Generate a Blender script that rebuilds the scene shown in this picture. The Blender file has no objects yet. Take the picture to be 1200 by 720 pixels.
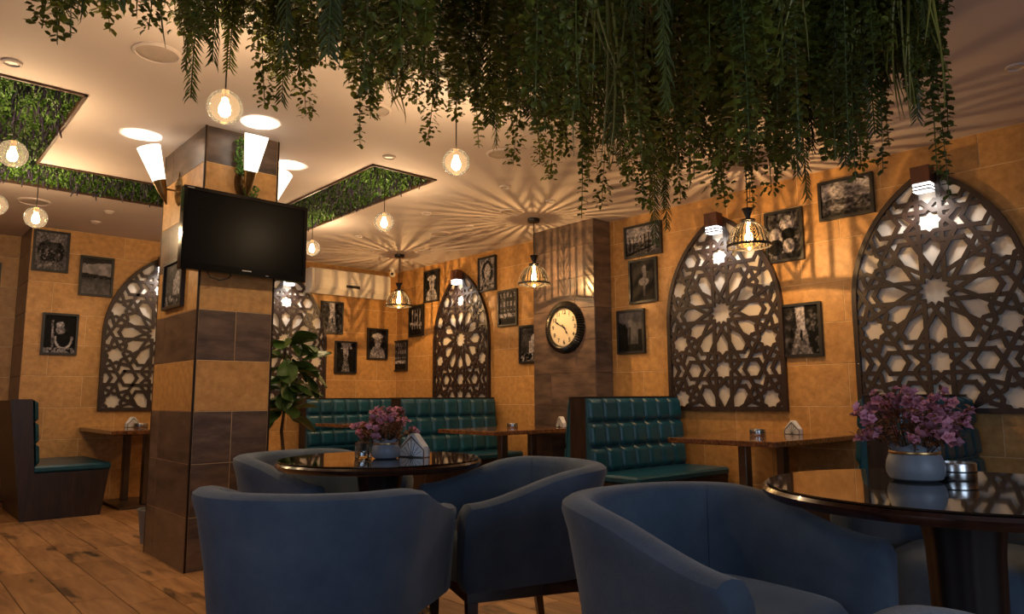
import bpy, math, random
import numpy as np
from math import sin, cos, pi, radians, sqrt, atan2
from mathutils import Vector, Matrix, Euler

C = bpy.context.scene
COL = C.collection
random.seed(7)
rng = np.random.default_rng(7)

# ------------------------------------------------------------------ camera
cam_d = bpy.data.cameras.new('camera')
cam = bpy.data.objects.new('camera', cam_d)
COL.objects.link(cam)
YAW, PIT, ROL = radians(41.797), radians(7.232), radians(-0.286)
fw = Vector((sin(YAW) * cos(PIT), cos(YAW) * cos(PIT), sin(PIT)))
rt = Vector((cos(YAW), -sin(YAW), 0))
up = rt.cross(fw)
r2 = rt * cos(ROL) + up * sin(ROL)
u2 = up * cos(ROL) - rt * sin(ROL)
cm = Matrix((r2, u2, -fw)).transposed().to_4x4()
cm.translation = Vector((0, 0, 1.03))
cam.matrix_world = cm
cam_d.sensor_width = 36
cam_d.lens = 840.73 / 1200 * 36
cam_d.clip_start = 0.02
C.camera = cam

# ------------------------------------------------------------------ world, daylight, exposure
w = bpy.data.worlds.new('dusk_sky')
C.world = w
w.use_nodes = True
w.node_tree.nodes['Background'].inputs[0].default_value = (0.42, 0.6, 1.0, 1)
w.node_tree.nodes['Background'].inputs[1].default_value = 0.5
vs = C.view_settings
vs.view_transform = 'Standard'
vs.look = 'None'
vs.gamma = 1
vs.use_curve_mapping = False
vs.exposure = 0.0


def area_light(name, loc, target, sx, sy, power, color):
    d = bpy.data.lights.new(name, 'AREA')
    d.shape = 'RECTANGLE'
    d.size, d.size_y = sx, sy
    d.energy = power
    d.color = color
    o = bpy.data.objects.new(name, d)
    COL.objects.link(o)
    o.location = loc
    o.rotation_euler = (Vector(target) - Vector(loc)).to_track_quat('-Z', 'Y').to_euler()
    return o


# daylight falling in through the two shop windows behind the camera
area_light('window_daylight', (0.6, -2.44, 1.45), (0.6, 0, 1.2), 1.9, 1.7, 38, (0.60, 0.77, 1.0))
area_light('window_daylight', (-3.04, 0.6, 1.45), (0, 0.6, 1.2), 1.9, 1.7, 20, (0.60, 0.77, 1.0))

GLOBE_W, DOME_W, SCONCE_W, ARCH_W, DOWN_W = 16.0, 28.0, 15.0, 6.4, 9.5
CEIL = 2.79
XW, YW = 5.46, 8.54          # faces of the right wall and the back wall
XJ, YJ = 1.115, 9.22         # the recess at the left end of the back wall


# ------------------------------------------------------------------ mesh helpers
class MB:
    def __init__(s):
        s.v, s.f, s.m = [], [], []

    def add(s, vs, fs, mi=0):
        n = len(s.v)
        s.v.extend([tuple(v) for v in vs])
        s.f.extend([tuple(i + n for i in f) for f in fs])
        s.m.extend([mi] * len(fs))
        return s

    def box(s, x0, x1, y0, y1, z0, z1, mi=0, M=None):
        vs = [(x, y, z) for x in (x0, x1) for y in (y0, y1) for z in (z0, z1)]
        if M is not None:
            vs = [M @ Vector(v) for v in vs]
        return s.add(vs, [(0, 1, 3, 2), (4, 6, 7, 5), (0, 4, 5, 1), (2, 3, 7, 6), (0, 2, 6, 4), (1, 5, 7, 3)], mi)

    def cbox(s, x0, x1, y0, y1, z0, z1, c=0.004, mi=0):
        """box with all edges chamfered"""
        vs, fs = [], []
        X, Y, Z = (x0, x1), (y0, y1), (z0, z1)
        idx = {}
        for i in (0, 1):
            for j in (0, 1):
                for k in (0, 1):
                    sx, sy, sz = (1 - 2 * i) * c, (1 - 2 * j) * c, (1 - 2 * k) * c
                    for a, p in (('x', (X[i], Y[j] + sy, Z[k] + sz)), ('y', (X[i] + sx, Y[j], Z[k] + sz)),
                                 ('z', (X[i] + sx, Y[j] + sy, Z[k]))):
                        idx[(a, i, j, k)] = len(vs)
                        vs.append(p)
        g = idx.get
        for i in (0, 1):
            q = [g(('x', i, 0, 0)), g(('x', i, 1, 0)), g(('x', i, 1, 1)), g(('x', i, 0, 1))]
            fs.append(q if i else q[::-1])
            q = [g(('y', 0, i, 0)), g(('y', 0, i, 1)), g(('y', 1, i, 1)), g(('y', 1, i, 0))]
            fs.append(q if i else q[::-1])
            q = [g(('z', 0, 0, i)), g(('z', 1, 0, i)), g(('z', 1, 1, i)), g(('z', 0, 1, i))]
            fs.append(q if i else q[::-1])
        for a in (0, 1):
            for b in (0, 1):
                fs.append((g(('x', a, b, 0)), g(('x', a, b, 1)), g(('y', a, b, 1)), g(('y', a, b, 0))))
                fs.append((g(('x', a, 0, b)), g(('x', a, 1, b)), g(('z', a, 1, b)), g(('z', a, 0, b))))
                fs.append((g(('y', 0, a, b)), g(('y', 1, a, b)), g(('z', 1, a, b)), g(('z', 0, a, b))))
                for k in (0, 1):
                    fs.append((g(('x', a, b, k)), g(('y', a, b, k)), g(('z', a, b, k))))
        return s.add(vs, fs, mi)

    def prism(s, poly, axis, a, b, mi=0):
        """extrude a 2D polygon along axis from a to b; poly coords are the two other axes in xyz order"""
        def P(p, t):
            return {'x': (t, p[0], p[1]), 'y': (p[0], t, p[1]), 'z': (p[0], p[1], t)}[axis]
        n = len(poly)
        vs = [P(p, a) for p in poly] + [P(p, b) for p in poly]
        fs = [tuple(range(n))[::-1], tuple(range(n, 2 * n))]
        fs += [(i, (i + 1) % n, n + (i + 1) % n, n + i) for i in range(n)]
        return s.add(vs, fs, mi)

    def lathe(s, prof, n=24, c=(0, 0, 0), mi=0, axis='z', cap=False):
        vs, fs = [], []
        for r, h in prof:
            for i in range(n):
                t = 2 * pi * i / n
                p = (r * cos(t), r * sin(t), h)
                if axis == 'y':
                    p = (p[0], p[2], p[1])
                elif axis == 'x':
                    p = (p[2], p[0], p[1])
                vs.append((p[0] + c[0], p[1] + c[1], p[2] + c[2]))
        for j in range(len(prof) - 1):
            for i in range(n):
                k = (i + 1) % n
                fs.append((j * n + i, j * n + k, (j + 1) * n + k, (j + 1) * n + i))
        if cap:
            fs.append(tuple(range(n))[::-1])
            fs.append(tuple(range((len(prof) - 1) * n, len(prof) * n)))
        return s.add(vs, fs, mi)

    def tube(s, pts, r, n=6, mi=0, cap=True):
        pts = [Vector(p) for p in pts]
        if not isinstance(r, (list, tuple)):
            r = [r] * len(pts)
        vs, fs = [], []
        ref = Vector((0.13, 0.27, 0.95)).normalized()
        for i, p in enumerate(pts):
            d = (pts[min(i + 1, len(pts) - 1)] - pts[max(i - 1, 0)]).normalized()
            a = d.cross(ref)
            if a.length < 1e-3:
                a = d.cross(Vector((1, 0, 0)))
            a.normalize()
            b = d.cross(a)
            for k in range(n):
                t = 2 * pi * k / n
                vs.append(p + (a * cos(t) + b * sin(t)) * r[i])
        for j in range(len(pts) - 1):
            for k in range(n):
                q = (k + 1) % n
                fs.append((j * n + k, j * n + q, (j + 1) * n + q, (j + 1) * n + k))
        if cap:
            fs.append(tuple(range(n))[::-1])
            fs.append(tuple(range((len(pts) - 1) * n, len(pts) * n)))
        return s.add(vs, fs, mi)

    def leaf(s, p, d, nrm, L, W, mi=0, fold=0.25, tip=1.0, rnd=False):
        """a leaf folded along its midrib: base p, direction d"""
        d = Vector(d).normalized()
        side = d.cross(Vector(nrm))
        if side.length < 1e-4:
            side = d.cross(Vector((0.3, 0.5, 0.8)))
        side.normalize()
        n = side.cross(d)
        p = Vector(p)
        if rnd:
            k1, k2, w1, w2 = 0.22, 0.72, 0.8, 0.95
        else:
            k1, k2, w1, w2 = 0.3, 0.68, 0.95, 0.7
        m1 = p + d * L * k1
        m2 = p + d * L * k2
        t = p + d * L - n * L * 0.12
        vs = [p, m1 - side * W * w1 / 2 + n * W * fold, m1, m1 + side * W * w1 / 2 + n * W * fold,
              m2 - side * W * w2 / 2 + n * W * fold, m2, m2 + side * W * w2 / 2 + n * W * fold, t]
        return s.add(vs, [(0, 2, 1), (0, 3, 2), (1, 2, 5, 4), (2, 3, 6, 5), (4, 5, 7), (5, 6, 7)], mi)

    def mesh(s, name, mats, smooth=False):
        me = bpy.data.meshes.new(name)
        me.from_pydata(s.v, [], s.f)
        if not isinstance(mats, (list, tuple)):
            mats = [mats]
        for m in mats:
            me.materials.append(m)
        if any(s.m):
            me.polygons.foreach_set('material_index', s.m)
        if smooth:
            me.polygons.foreach_set('use_smooth', [True] * len(me.polygons))
        me.update()
        return me


def link(name, me, parent=None, loc=(0, 0, 0), rot=(0, 0, 0)):
    o = bpy.data.objects.new(name, me)
    COL.objects.link(o)
    o.location = loc
    o.rotation_euler = rot
    if parent is not None:
        o.parent = parent
    return o


def obj(name, mb, mats, parent=None, loc=(0, 0, 0), rot=(0, 0, 0), smooth=False, label=None):
    o = link(name, mb.mesh(name, mats, smooth), parent, loc, rot)
    if smooth:
        try:
            o.data.set_sharp_from_angle(angle=radians(40))
        except Exception:
            pass
    if label:
        o['label'] = label
    return o


def tag(o, label, cat, group=None, kind=None):
    o['label'] = label
    o['category'] = cat
    if group:
        o['group'] = group
    if kind:
        o['kind'] = kind
    return o


def thing(name, label, cat, loc=(0, 0, 0), rz=0.0, group=None):
    o = bpy.data.objects.new(name, None)
    COL.objects.link(o)
    o.empty_display_size = 0.1
    o.location = loc
    o.rotation_euler = (0, 0, rz)
    return tag(o, label, cat, group)


def copy_tree(o, parent=None):
    c = o.copy()
    COL.objects.link(c)
    c.parent = parent
    for ch in list(o.children):
        copy_tree(ch, c)
    return c


def dup(o, label, loc, rz, group=None):
    c = copy_tree(o)
    c.location = loc
    c.rotation_euler = (0, 0, rz)
    c['label'] = label
    if group:
        c['group'] = group
    return c


def facing(fx, fy):
    """z rotation that turns local +y to (fx, fy)"""
    return atan2(-fx, fy)


RW, BW = facing(-1, 0), facing(0, -1)     # things hung on the right wall and on the back wall


# ------------------------------------------------------------------ materials
def new_mat(name):
    m = bpy.data.materials.new(name)
    m.use_nodes = True
    nt = m.node_tree
    return m, nt, nt.nodes['Principled BSDF']


def N(nt, t, **kw):
    n = nt.nodes.new(t)
    for k, v in kw.items():
        if k.startswith('i_'):
            n.inputs[k[2:].replace('_', ' ')].default_value = v
        else:
            setattr(n, k, v)
    return n


def ramp(nt, fac, stops):
    r = nt.nodes.new('ShaderNodeValToRGB')
    els = r.color_ramp.elements
    while len(els) < len(stops):
        els.new(0.5)
    for e, (p, c) in zip(els, stops):
        e.position = p
        e.color = (c[0], c[1], c[2], 1)
    nt.links.new(fac, r.inputs[0])
    return r.outputs[0]


def mat(name, c1, c2=None, rough=0.5, metal=0.0, scale=8.0, stretch=(1, 1, 1), bump=0.0, bscale=None, spec=0.5,
        coat=0.0, sheen=0.0, vary=0.0, detail=4.0, island=False, transl=0.0, obj_noise=True):
    """noise-mottled material, two colours; vary: brightness change from object to object (or leaf to leaf)"""
    m, nt, b = new_mat(name)
    L = nt.links.new
    c2 = c2 or tuple(x * 0.75 for x in c1)
    tc = N(nt, 'ShaderNodeTexCoord')
    mp = N(nt, 'ShaderNodeMapping')
    mp.inputs['Scale'].default_value = stretch
    oi = N(nt, 'ShaderNodeObjectInfo')
    if obj_noise:
        add = N(nt, 'ShaderNodeVectorMath', operation='ADD')
        sc = N(nt, 'ShaderNodeVectorMath', operation='SCALE')
        cmb = N(nt, 'ShaderNodeCombineXYZ')
        for i in range(3):
            L(oi.outputs['Random'], cmb.inputs[i])
        L(cmb.outputs[0], sc.inputs[0])
        sc.inputs['Scale'].default_value = 13.7
        L(tc.outputs['Object'], add.inputs[0])
        L(sc.outputs[0], add.inputs[1])
        L(add.outputs[0], mp.inputs[0])
    else:
        L(tc.outputs['Object'], mp.inputs[0])
    no = N(nt, 'ShaderNodeTexNoise')
    no.inputs['Scale'].default_value = scale
    no.inputs['Detail'].default_value = detail
    no.inputs['Roughness'].default_value = 0.62
    L(mp.outputs[0], no.inputs['Vector'])
    col = ramp(nt, no.outputs[0], [(0.3, c2), (0.7, c1)])
    if vary:
        hsv = N(nt, 'ShaderNodeHueSaturation')
        mr = N(nt, 'ShaderNodeMapRange')
        mr.inputs['To Min'].default_value = 1 - vary
        mr.inputs['To Max'].default_value = 1 + vary
        if island:
            geo = N(nt, 'ShaderNodeNewGeometry')
            L(geo.outputs['Random Per Island'], mr.inputs[0])
        else:
            L(oi.outputs['Random'], mr.inputs[0])
        L(mr.outputs[0], hsv.inputs['Value'])
        L(col, hsv.inputs['Color'])
        col = hsv.outputs[0]
    L(col, b.inputs['Base Color'])
    b.inputs['Roughness'].default_value = rough
    b.inputs['Metallic'].default_value = metal
    b.inputs['Specular IOR Level'].default_value = spec
    b.inputs['Coat Weight'].default_value = coat
    b.inputs['Coat Roughness'].default_value = 0.05
    b.inputs['Sheen Weight'].default_value = sheen
    b.inputs['Sheen Roughness'].default_value = 0.4
    if bump:
        n2 = N(nt, 'ShaderNodeTexNoise')
        n2.inputs['Scale'].default_value = bscale or scale * 3
        n2.inputs['Detail'].default_value = 3
        L(mp.outputs[0], n2.inputs['Vector'])
        bp = N(nt, 'ShaderNodeBump')
        bp.inputs['Strength'].default_value = bump
        bp.inputs['Distance'].default_value = 0.004
        L(n2.outputs[0], bp.inputs['Height'])
        L(bp.outputs[0], b.inputs['Normal'])
    if transl:
        out = nt.nodes['Material Output']
        tr = N(nt, 'ShaderNodeBsdfTranslucent')
        L(col, tr.inputs[0])
        mx = N(nt, 'ShaderNodeMixShader')
        mx.inputs[0].default_value = transl
        L(b.outputs[0], mx.inputs[1])
        L(tr.outputs[0], mx.inputs[2])
        L(mx.outputs[0], out.inputs[0])
    return m


def wood_mat(name, c1, c2, axis=0, rough=0.45, vary=0.12, spec=0.4, coat=0.0, knots=0.0, grain=26.0):
    m, nt, b = new_mat(name)
    L = nt.links.new
    tc = N(nt, 'ShaderNodeTexCoord')
    oi = N(nt, 'ShaderNodeObjectInfo')
    cmb = N(nt, 'ShaderNodeCombineXYZ')
    for i in range(3):
        L(oi.outputs['Random'], cmb.inputs[i])
    sc = N(nt, 'ShaderNodeVectorMath', operation='SCALE')
    sc.inputs['Scale'].default_value = 17.3
    L(cmb.outputs[0], sc.inputs[0])
    add = N(nt, 'ShaderNodeVectorMath', operation='ADD')
    L(tc.outputs['Object'], add.inputs[0])
    L(sc.outputs[0], add.inputs[1])
    mp = N(nt, 'ShaderNodeMapping')
    s = [1.0, 1.0, 1.0]
    s[axis] = 0.12
    mp.inputs['Scale'].default_value = s
    L(add.outputs[0], mp.inputs[0])
    no = N(nt, 'ShaderNodeTexNoise')
    no.inputs['Scale'].default_value = grain
    no.inputs['Detail'].default_value = 6
    no.inputs['Distortion'].default_value = 0.6
    L(mp.outputs[0], no.inputs['Vector'])
    col = ramp(nt, no.outputs[0], [(0.32, c2), (0.68, c1)])
    if knots:
        mp2 = N(nt, 'ShaderNodeMapping')
        s2 = [6.0, 6.0, 6.0]
        s2[axis] = 2.0
        mp2.inputs['Scale'].default_value = s2
        L(add.outputs[0], mp2.inputs[0])
        n3 = N(nt, 'ShaderNodeTexNoise')
        n3.inputs['Scale'].default_value = 1.0
        n3.inputs['Detail'].default_value = 5
        L(mp2.outputs[0], n3.inputs['Vector'])
        f = N(nt, 'ShaderNodeMapRange')
        f.inputs['From Min'].default_value = 0.59
        f.inputs['From Max'].default_value = 0.66
        f.inputs['To Max'].default_value = knots
        L(n3.outputs[0], f.inputs[0])
        mix = N(nt, 'ShaderNodeMix', data_type='RGBA')
        L(f.outputs[0], mix.inputs['Factor'])
        L(col, mix.inputs[6])
        mix.inputs[7].default_value = (0.03, 0.022, 0.016, 1)
        col = mix.outputs[2]
    hsv = N(nt, 'ShaderNodeHueSaturation')
    mr = N(nt, 'ShaderNodeMapRange')
    mr.inputs['To Min'].default_value = 1 - vary
    mr.inputs['To Max'].default_value = 1 + vary
    L(oi.outputs['Random'], mr.inputs[0])
    L(mr.outputs[0], hsv.inputs['Value'])
    L(col, hsv.inputs['Color'])
    L(hsv.outputs[0], b.inputs['Base Color'])
    b.inputs['Roughness'].default_value = rough
    b.inputs['Specular IOR Level'].default_value = spec
    b.inputs['Coat Weight'].default_value = coat
    b.inputs['Coat Roughness'].default_value = 0.06
    bp = N(nt, 'ShaderNodeBump')
    bp.inputs['Strength'].default_value = 0.15
    bp.inputs['Distance'].default_value = 0.002
    L(no.outputs[0], bp.inputs['Height'])
    L(bp.outputs[0], b.inputs['Normal'])
    return m


def glass_mat(name, tint, refl=1.0, blend=0.25, haze=0.0):
    """thin clear glass: tinted see-through with a Fresnel reflection"""
    m, nt, b = new_mat(name)
    L = nt.links.new
    nt.nodes.remove(b)
    out = nt.nodes['Material Output']
    t = N(nt, 'ShaderNodeBsdfTransparent')
    t.inputs[0].default_value = (*tint, 1)
    g = N(nt, 'ShaderNodeBsdfGlossy')
    g.inputs['Roughness'].default_value = 0.03
    g.inputs[0].default_value = (refl, refl, refl, 1)
    lw = N(nt, 'ShaderNodeLayerWeight')
    lw.inputs['Blend'].default_value = blend
    mx = N(nt, 'ShaderNodeMixShader')
    L(lw.outputs['Fresnel'], mx.inputs[0])
    body = t
    if haze:                       # faint milkiness of tinted glass: it glows with the bulb inside
        tl = N(nt, 'ShaderNodeBsdfTranslucent')
        tl.inputs[0].default_value = (*tint, 1)
        body = N(nt, 'ShaderNodeMixShader')
        body.inputs[0].default_value = haze
        L(t.outputs[0], body.inputs[1])
        L(tl.outputs[0], body.inputs[2])
    L(body.outputs[0], mx.inputs[1])
    L(g.outputs[0], mx.inputs[2])
    L(mx.outputs[0], out.inputs[0])
    return m


def glow_mat(name, color, strength, see_through=False):
    m, nt, b = new_mat(name)
    L = nt.links.new
    out = nt.nodes['Material Output']
    nt.nodes.remove(b)
    e = N(nt, 'ShaderNodeEmission')
    e.inputs[0].default_value = (*color, 1)
    e.inputs[1].default_value = strength
    if see_through:
        t = N(nt, 'ShaderNodeBsdfTransparent')
        a = N(nt, 'ShaderNodeAddShader')
        L(e.outputs[0], a.inputs[0])
        L(t.outputs[0], a.inputs[1])
        L(a.outputs[0], out.inputs[0])
    else:
        L(e.outputs[0], out.inputs[0])
    return m


def print_mat():
    m, nt, b = new_mat('photo_print')
    a = N(nt, 'ShaderNodeAttribute', attribute_name='tone')
    nt.links.new(a.outputs['Color'], b.inputs['Base Color'])
    b.inputs['Roughness'].default_value = 0.6
    b.inputs['Specular IOR Level'].default_value = 0.15
    return m


M = {}
M['sand'] = mat('sandstone_tile', (0.61, 0.33, 0.108), (0.38, 0.185, 0.050), 0.45, scale=20, bump=0.25, bscale=55, vary=0.09, detail=9)
M['grout'] = mat('pale_grout', (0.80, 0.56, 0.30), rough=0.8, scale=30)
M['dark_tile'] = mat('bronze_slate_tile', (0.185, 0.118, 0.085), (0.036, 0.028, 0.026), 0.30, scale=4.2, stretch=(1, 1, 3.4), bump=0.12, bscale=30, vary=0.22, detail=8, spec=0.6)
M['dark_grout'] = mat('dark_grout', (0.20, 0.12, 0.07), rough=0.8)
M['corner'] = mat('dark_bronze_strip', (0.035, 0.02, 0.014), rough=0.35, metal=0.5)
M['ceil'] = mat('ceiling_paint', (0.66, 0.565, 0.52), (0.645, 0.55, 0.505), 0.75, scale=3)
M['wall_plain'] = mat('plain_painted_wall', (0.34, 0.22, 0.12), rough=0.8, scale=4)
M['plank'] = wood_mat('wood_look_plank', (0.52, 0.285, 0.13), (0.28, 0.14, 0.06), axis=1, rough=0.34, vary=0.18, knots=0.85, grain=20)
M['plank_gap'] = mat('plank_joint', (0.09, 0.045, 0.02), rough=0.8)
M['wenge'] = wood_mat('wenge_board', (0.036, 0.018, 0.012), (0.013, 0.008, 0.006), axis=2, rough=0.4, grain=30)
M['lattice'] = wood_mat('walnut_lattice', (0.034, 0.017, 0.012), (0.018, 0.010, 0.008), axis=2, rough=0.42, vary=0.05)
M['cream'] = mat('cream_backing', (0.66, 0.60, 0.53), (0.60, 0.54, 0.47), 0.6, scale=5)
M['clock_rim'] = mat('blackened_steel_rim', (0.05, 0.045, 0.04), rough=0.25, metal=0.7)
M['black'] = mat('black_frame', (0.012, 0.011, 0.011), rough=0.38)
M['print'] = print_mat()
M['liner'] = wood_mat('recess_board', (0.075, 0.036, 0.022), (0.04, 0.02, 0.013), axis=0, rough=0.5)
M['teal'] = mat('teal_leather', (0.006, 0.070, 0.106), (0.004, 0.045, 0.070), 0.33, scale=14, bump=0.2, bscale=90, vary=0.12, spec=0.5)
M['blue'] = mat('blue_velvet', (0.100, 0.130, 0.172), (0.052, 0.074, 0.112), 0.9, scale=4.5, bump=0.6, bscale=300, sheen=0.25, spec=0.2, detail=9)
M['mahogany'] = wood_mat('dark_mahogany', (0.040, 0.012, 0.007), (0.014, 0.005, 0.004), axis=2, rough=0.22, coat=0.6, vary=0.05)
M['pedestal'] = mat('ebony_pedestal', (0.012, 0.006, 0.005), rough=0.45, spec=0.3)
M['glass_top'] = mat('black_table_glass', (0.012, 0.009, 0.007), rough=0.03, spec=0.9, coat=0.5)
M['granite'] = mat('brown_granite', (0.26, 0.105, 0.042), (0.022, 0.010, 0.006), 0.10, scale=42, detail=8, spec=0.6, coat=0.3)
M['steel'] = mat('brushed_steel', (0.60, 0.58, 0.55), rough=0.24, metal=1.0, scale=40)
M['post'] = mat('grey_metal_post', (0.20, 0.16, 0.13), rough=0.32, metal=0.9)
M['pot'] = mat('grey_ceramic', (0.19, 0.205, 0.235), (0.165, 0.18, 0.21), 0.45, scale=6)
M['gold'] = mat('gold_band', (0.62, 0.36, 0.14), rough=0.3, metal=0.9)
M['brass'] = mat('aged_brass', (0.26, 0.17, 0.07), (0.16, 0.10, 0.04), 0.32, metal=0.9, scale=20)
M['napkin'] = mat('white_paper_napkin', (0.72, 0.72, 0.74), rough=0.8)
M['black_metal'] = mat('black_metal', (0.014, 0.012, 0.011), rough=0.4, metal=0.3)
M['white_plastic'] = mat('white_plastic', (0.66, 0.60, 0.53), (0.64, 0.58, 0.51), 0.4, scale=2)
M['tv_body'] = mat('gloss_black_plastic', (0.006, 0.006, 0.007), rough=0.12, spec=0.5)
M['tv_screen'] = mat('dark_screen', (0.003, 0.003, 0.004), rough=0.32, spec=0.08)
M['grey_line'] = mat('silver_print', (0.45, 0.45, 0.46), rough=0.4)
M['dial'] = mat('cream_dial', (0.62, 0.53, 0.40), (0.58, 0.49, 0.37), 0.55, scale=4)
M['petal'] = mat('mauve_petal', (0.62, 0.28, 0.36), (0.50, 0.19, 0.25), 0.7, scale=30, vary=0.35, transl=0.2)
M['bronze_leaf'] = mat('bronze_leaf', (0.30, 0.125, 0.05), (0.17, 0.065, 0.03), 0.6, scale=20, vary=0.4, island=True, transl=0.2)
M['leaf_s'] = mat('small_leaf', (0.14, 0.16, 0.020), (0.066, 0.080, 0.012), 0.5, scale=5, vary=0.5, island=True, transl=0.25)
M['leaf_e'] = mat('eucalyptus_leaf', (0.105, 0.135, 0.024), (0.055, 0.075, 0.016), 0.5, scale=5, vary=0.45, island=True, transl=0.25)
M['leaf_b'] = mat('bright_round_leaf', (0.17, 0.19, 0.022), (0.10, 0.12, 0.016), 0.5, scale=5, vary=0.45, island=True, transl=0.25)
M['leaf_f'] = mat('palm_leaflet', (0.080, 0.095, 0.012), (0.042, 0.054, 0.010), 0.5, scale=5, vary=0.4, island=True, transl=0.25)
M['leaf_r'] = mat('olive_tendril', (0.22, 0.19, 0.028), (0.12, 0.10, 0.016), 0.5, scale=5, vary=0.4, island=True)
M['hedge'] = mat('hedge_leaf', (0.085, 0.19, 0.022), (0.04, 0.105, 0.014), 0.5, scale=3, vary=0.65, island=True, transl=0.2)
M['hedge_dark'] = mat('hedge_purple_sprig', (0.03, 0.022, 0.05), rough=0.6, vary=0.4, island=True)
M['hedge_base'] = mat('hedge_mat_base', (0.012, 0.022, 0.008), rough=0.9)
M['fig'] = mat('fiddle_leaf', (0.06, 0.12, 0.025), (0.03, 0.07, 0.016), 0.35, scale=4, vary=0.35, transl=0.15)
M['stem'] = mat('brown_stem', (0.07, 0.04, 0.02), rough=0.8)
M['globe_glass'] = glass_mat('amber_globe_glass', (1.0, 0.90, 0.72), 1.0, 0.18, 0.007)
M['bowl_glass'] = glass_mat('amber_bowl_glass', (1.0, 0.82, 0.52), 1.0, 0.2, 0.004)
M['clear'] = glass_mat('clear_glass', (0.94, 0.96, 0.97), 1.0, 0.3)
M['bulb'] = glow_mat('warm_bulb', (1.0, 0.74, 0.42), 22, True)
M['lamp_wood'] = wood_mat('red_brown_lamp_wood', (0.12, 0.045, 0.030), (0.06, 0.022, 0.016), axis=2, rough=0.4)
M['shade'] = glow_mat('lit_opal_shade', (1.0, 0.86, 0.68), 2.6)
M['arch_glow'] = glow_mat('lit_diffuser', (1.0, 0.95, 0.90), 5.0)
M['window_glass'] = glass_mat('window_glass', (0.9, 0.93, 0.95), 1.0, 0.15)
M['sky_frame'] = mat('window_frame_paint', (0.05, 0.04, 0.035), rough=0.4)
M['plate'] = mat('speaker_grille', (0.52, 0.42, 0.36), rough=0.7)
M['mirror_black'] = mat('black_lens', (0.01, 0.01, 0.012), rough=0.1)


def point_light(name, parent, loc, power, color, radius=0.02):
    d = bpy.data.lights.new(name, 'POINT')
    d.energy = power
    d.color = color
    d.shadow_soft_size = radius
    o = bpy.data.objects.new(name, d)
    COL.objects.link(o)
    o.parent = parent
    o.location = loc
    return o

# ================================================================== STRUCTURE
def struct(name, mb, m, parent=None, **k):
    o = obj(name, mb, m, parent, **k)
    if parent is None:
        o['kind'] = 'structure'
    return o


TILE_CACHE = {}


def tile_mesh(w, h, t, m, nm='tile'):
    key = (round(w, 3), round(h, 3), round(t, 3), m.name)
    if key not in TILE_CACHE:
        b = MB()
        c = 0.0012
        vs = [(0, 0, 0), (w, 0, 0), (w, 0, h), (0, 0, h), (0, t - c, 0), (w, t - c, 0), (w, t - c, h), (0, t - c, h),
              (c, t, c), (w - c, t, c), (w - c, t, h - c), (c, t, h - c)]
        fs = [(8, 11, 10, 9), (4, 8, 9, 5), (5, 9, 10, 6), (6, 10, 11, 7), (7, 11, 8, 4),
              (0, 4, 5, 1), (1, 5, 6, 2), (2, 6, 7, 3), (3, 7, 4, 0)]
        b.add(vs, fs)
        TILE_CACHE[key] = b.mesh(nm, m)
    return TILE_CACHE[key]


ROW = 0.3185


def lay_tiles(parent, origin, n, length, rows, m, tl=0.637, shift=0.0, t=0.008, joint=0.006, stagger=0.5):
    """running-bond wall tiles; local x runs along the wall, local y points out of it"""
    rz = facing(*n)
    ux, uy = cos(rz), sin(rz)
    for r, (z0, z1) in enumerate(rows):
        mm = m(r) if callable(m) else m
        L = tl(r) if callable(tl) else tl
        x = -L + ((shift + (r % 2) * stagger * L) % L)
        while x < length - 0.004:
            a, b = max(x, 0.0) + joint / 2, min(x + L, length) - joint / 2
            if b - a > 0.012:
                w_, h_ = b - a, z1 - z0 - joint
                o = link('tile', tile_mesh(w_, h_, t, mm), parent)
                o.matrix_local = Matrix.Translation((origin[0] + ux * a, origin[1] + uy * a, origin[2] + z0 + joint / 2)) @ Matrix.Rotation(rz, 4, 'Z')
            x += L


ROWS = [(i * ROW, min((i + 1) * ROW, CEIL)) for i in range(9)]

# ---- floor
fl = struct('floor', MB().box(-3.2, 5.6, -2.6, 9.4, -0.06, -0.004), M['plank_gap'])
PW, PL = 0.207, 0.62
pm_cache = {}
rest = MB()
cnt = 0
for i in range(-16, 27):
    x0 = 0.453 + (i - 1) * PW
    off = [0.10, 0.52, 0.33, 0.02, 0.41, 0.22][i % 6]
    for j in range(-5, 16):
        y0 = -0.0 + j * PL + off
        cx, cy = x0 + PW / 2, y0 + PL / 2
        if x0 < -3.19 or x0 + PW > 5.55 or y0 + PL > 9.3 or y0 < -2.6:
            continue
        seen = -0.25 < cx < 3.0 and cy > 1.0 and cy < 8.9 and cnt < 292
        g = 0.002
        if seen:
            key = 'p'
            if key not in pm_cache:
                b = MB()
                b.cbox(g, PW - g, g, PL - g, -0.012, 0.0, 0.0015)
                pm_cache[key] = b.mesh('plank', M['plank'])
            link('plank', pm_cache[key], fl, (x0, y0, 0))
            cnt += 1
        else:
            rest.box(x0 + g, x0 + PW - g, y0 + g, y0 + PL - g, -0.012, 0)
o = obj('plank_field', rest, M['plank'], fl)
o['kind'] = 'stuff'

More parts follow.
